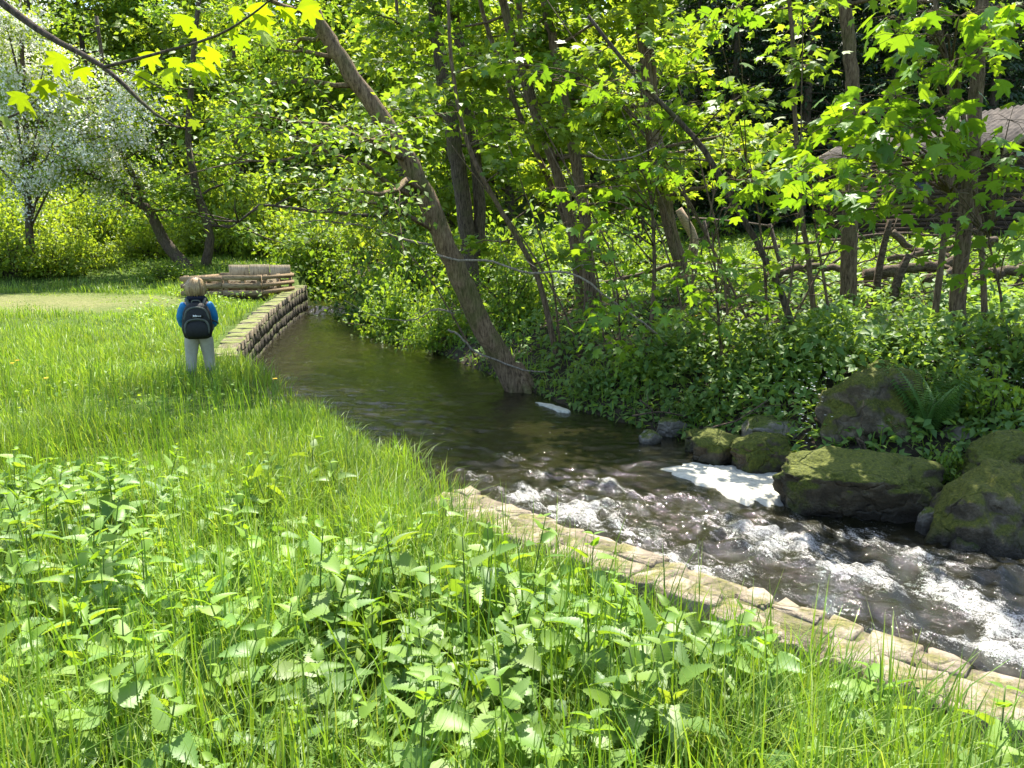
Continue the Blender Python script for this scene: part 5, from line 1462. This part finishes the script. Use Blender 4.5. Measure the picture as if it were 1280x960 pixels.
for i, (u, v, r, hz, lab) in enumerate([(985, 470, .42, .62, 'soft green herb clump at the foot of the diagonal stem'), (1030, 455, .45, .65, 'leafy herb clump above the tall blocky boulder'), (930, 480, .4, .5, 'herb clump leaning over the stones above the foam'), (1190, 520, .34, .5, 'leafy clump growing between fern and rock'), (1240, 530, .42, .55, 'bushy clump above the large mossy slab'), (1265, 470, .5, .7, 'tall herb clump before the hut corner trunk'), (860, 455, .5, .55, 'broad herb clump under the slender two-stemmed tree'), (800, 470, .45, .5, 'herb clump behind the hanging bleached branch'), (740, 490, .4, .4, 'low leafy clump right of the leaning trunk'), (1130, 455, .35, .5, 'light leafy clump behind the mossy perched stone'), (1180, 600, .18, .3, 'small leafy plant between the two waterside boulders'), (870, 520, .3, .3, 'creeping clump on the earth bank')]):
    g = hit(u, v)
    shrub(lab, g[0], g[1], r, hz, ['herb', 'herb_bright', 'herb'][i % 3], i, SHB)
for i in range(16):
    u = rng.uniform(560, 1000); v = rng.uniform(395, 455); g = hit(u, v); l = rng.uniform(2.2, 4.5)
    e = g + [rng.normal(-.35, .35) * l, rng.normal(0, .15) * l, l]
    stick('bare_sapling', 'thin bare sapling stem among the bank trees', np.array([g - [0, 0, .1], g * .6 + e * .4 + [.1, 0, .1], e]), .018, .006, 'bark', 'tree', 6, 12, 4, 700 + i, 'thin bare saplings on the bank')
# bright thicket behind the bin and along the far meadow
for i in range(30):
    u = 20 + 14.5 * i + rng.normal(0, 8); Yd = rng.uniform(30, 38)
    r = rng.uniform(1.3, 2.2)
    x = P(u, 330, Yd)[0]
    shrub('yellow-green leafy shrub in the thicket behind the meadow', x, Yd, r, r * rng.uniform(1.0, 1.8), 'crown_bright', i, SH, 'shrubs of the thicket behind the meadow')
for i, (u, Yd, r, hz) in enumerate([(12, 25.0, 1.7, 1.5), (-40, 25, 1.9, 1.9), (60, 25.6, 1.3, 1.3), (100, 27, 1.4, 1.5), (35, 28, 1.6, 2.2)]):
    x = P(u, 320, Yd)[0]
    shrub('pale green spreading shrub at the left edge of the meadow', x, Yd, r, hz, 'crown_bright', i, SH, 'pale shrubs at the left edge')
shrub('dark leafy shrub at the foot of the crooked apple tree', P(205, 345, 25)[0], 25.0, 1.0, .7, 'crown', 1, SH)

# far broadleaf trees on the slope: shared meshes
def far_tree_mesh(seed, mat, n, tmpl, leaf, Ht=11, spread=3.2):
    rng = np.random.default_rng(seed)
    path = np.array([[0, 0, -.5], [.1, 0, 3], [-.1, .1, 7], [.1, 0, Ht]])
    pp = spline(path, 12); rad = np.linspace(.2, .05, 12)
    lim, anc = limb_set(rng, pp, rad, .12, 1, 26, spread, (-.25, .7), 8)
    mb = MB().add(*tube(pp, rad, 8, True, .1, seed))
    for pts2, r, tw in lim: mb.add(*tube(pts2, np.linspace(r, .01, 6), 4, False))
    p, yaw = leaf_points(rng, anc, n, .35)
    return mb.mesh('trunk', 'bark_dark', True), MB().add(*rleaves(rng, tmpl, p, leaf, -.3, .5)).mesh('crown', mat)
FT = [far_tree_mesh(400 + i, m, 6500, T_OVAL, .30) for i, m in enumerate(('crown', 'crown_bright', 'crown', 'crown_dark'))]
def far_tree(label, x, y, s, k, group, i):
    T = thing('tree', label, 'tree', (x, y, H(x, y)), group, rz=i * 2.1)
    a, b = FT[k]
    obj('trunk', a, T).scale = (s,) * 3
    obj('crown', b, T, 'stuff').scale = (s,) * 3
for i in range(17):
    u = -60 + 62 * i + rng.normal(0, 15); Yd = rng.uniform(41, 48)
    far_tree('leafy tree on the slope beyond the stream bend', P(u, 200, Yd)[0], Yd, rng.uniform(1.1, 1.4), [1, 1, 2, 1, 0][i % 5] if u < 760 else [0, 2, 3][i % 3], 'broadleaf trees on the far slope', i)
for i in range(16):
    u = -120 + 95 * i + rng.normal(0, 20); Yd = rng.uniform(48, 58)
    far_tree('tall leafy tree high on the slope above the stream', P(u, 150, Yd)[0], Yd, rng.uniform(1.3, 1.7), [0, 2, 1, 3][i % 4], 'tall trees high on the slope', i + 40)
for i, (u, Yd, s) in enumerate([(500, 24, .8), (560, 27, .9), (640, 26, .9), (720, 27, .95), (800, 28, .95), (300, 35, 1.0)]):
    far_tree('middle-distance leafy tree filling the wood behind the bank trees', P(u, 200, Yd)[0], Yd, s, [1, 2, 1][i % 3], 'trees of the wood behind the bank', i + 80)

# dark spruces behind the clearing
def spruce_mesh(seed):
    rng = np.random.default_rng(seed)
    Ht = 14
    path = np.array([[0, 0, -.5], [0, 0, 7], [.1, 0, Ht]]); pp = spline(path, 10)
    mb = MB().add(*tube(pp, np.linspace(.2, .03, 10), 8, True, .08, seed))
    anch = []
    for i in range(120):
        z = .6 + (Ht - .8) * (i / 120.) ; l = (Ht - z) * .24 + .5
        az = i * 2.399 + rng.normal(0, .3)
        d = np.array([math.cos(az), math.sin(az), 0])
        e = np.array([0, 0, z]) + d * l + [0, 0, -.28 * l]
        mb.add(*tube(np.array([[0, 0, z], (np.array([0, 0, z]) + e) / 2 + [0, 0, .06 * l], e]), [.03, .02, .006], 4, False))
        for q in np.linspace(.15, 1, 9):
            b = np.array([0, 0, z]) * (1 - q) + e * q + [0, 0, .06 * l]
            for s in (-1, 1):
                a2 = az + s * .9; l2 = .42 * (1.15 - q * .6)
                anch.append((b, b + np.array([math.cos(a2), math.sin(a2), -.35]) * l2, a2))
    p, yaw = leaf_points(rng, anch, 10000, .05)
    t = (T_CARD[0] * [.5, 1, 1], T_CARD[1])
    return mb.mesh('trunk', 'bark_dark', True), MB().add(*rleaves(rng, t, p, .26, -.5, .35, yaw)).mesh('crown', 'conifer')
SP = [spruce_mesh(500), spruce_mesh(501)]
for i, (u, Yd, s) in enumerate([(868, 33, 1.0), (915, 31, .95), (960, 34, 1.1), (1005, 30, 1.0), (1050, 33, 1.1), (1110, 31, 1.0), (1170, 33, 1.1), (1235, 30, 1.0), (1290, 32, 1.1), (940, 38, 1.2), (1030, 39, 1.2), (1140, 38, 1.2), (1210, 40, 1.3), (1350, 34, 1.1)]):
    x = P(u, 200, Yd)[0]
    T = thing('spruce', 'dark spruce on the slope behind the hut and clearing', 'tree', (x, Yd, H(x, Yd)), 'dark spruces behind the clearing', rz=i * 1.3)
    a, b = SP[i % 2]
    obj('trunk', a, T).scale = (s,) * 3
    obj('crown', b, T, 'stuff').scale = (s,) * 3
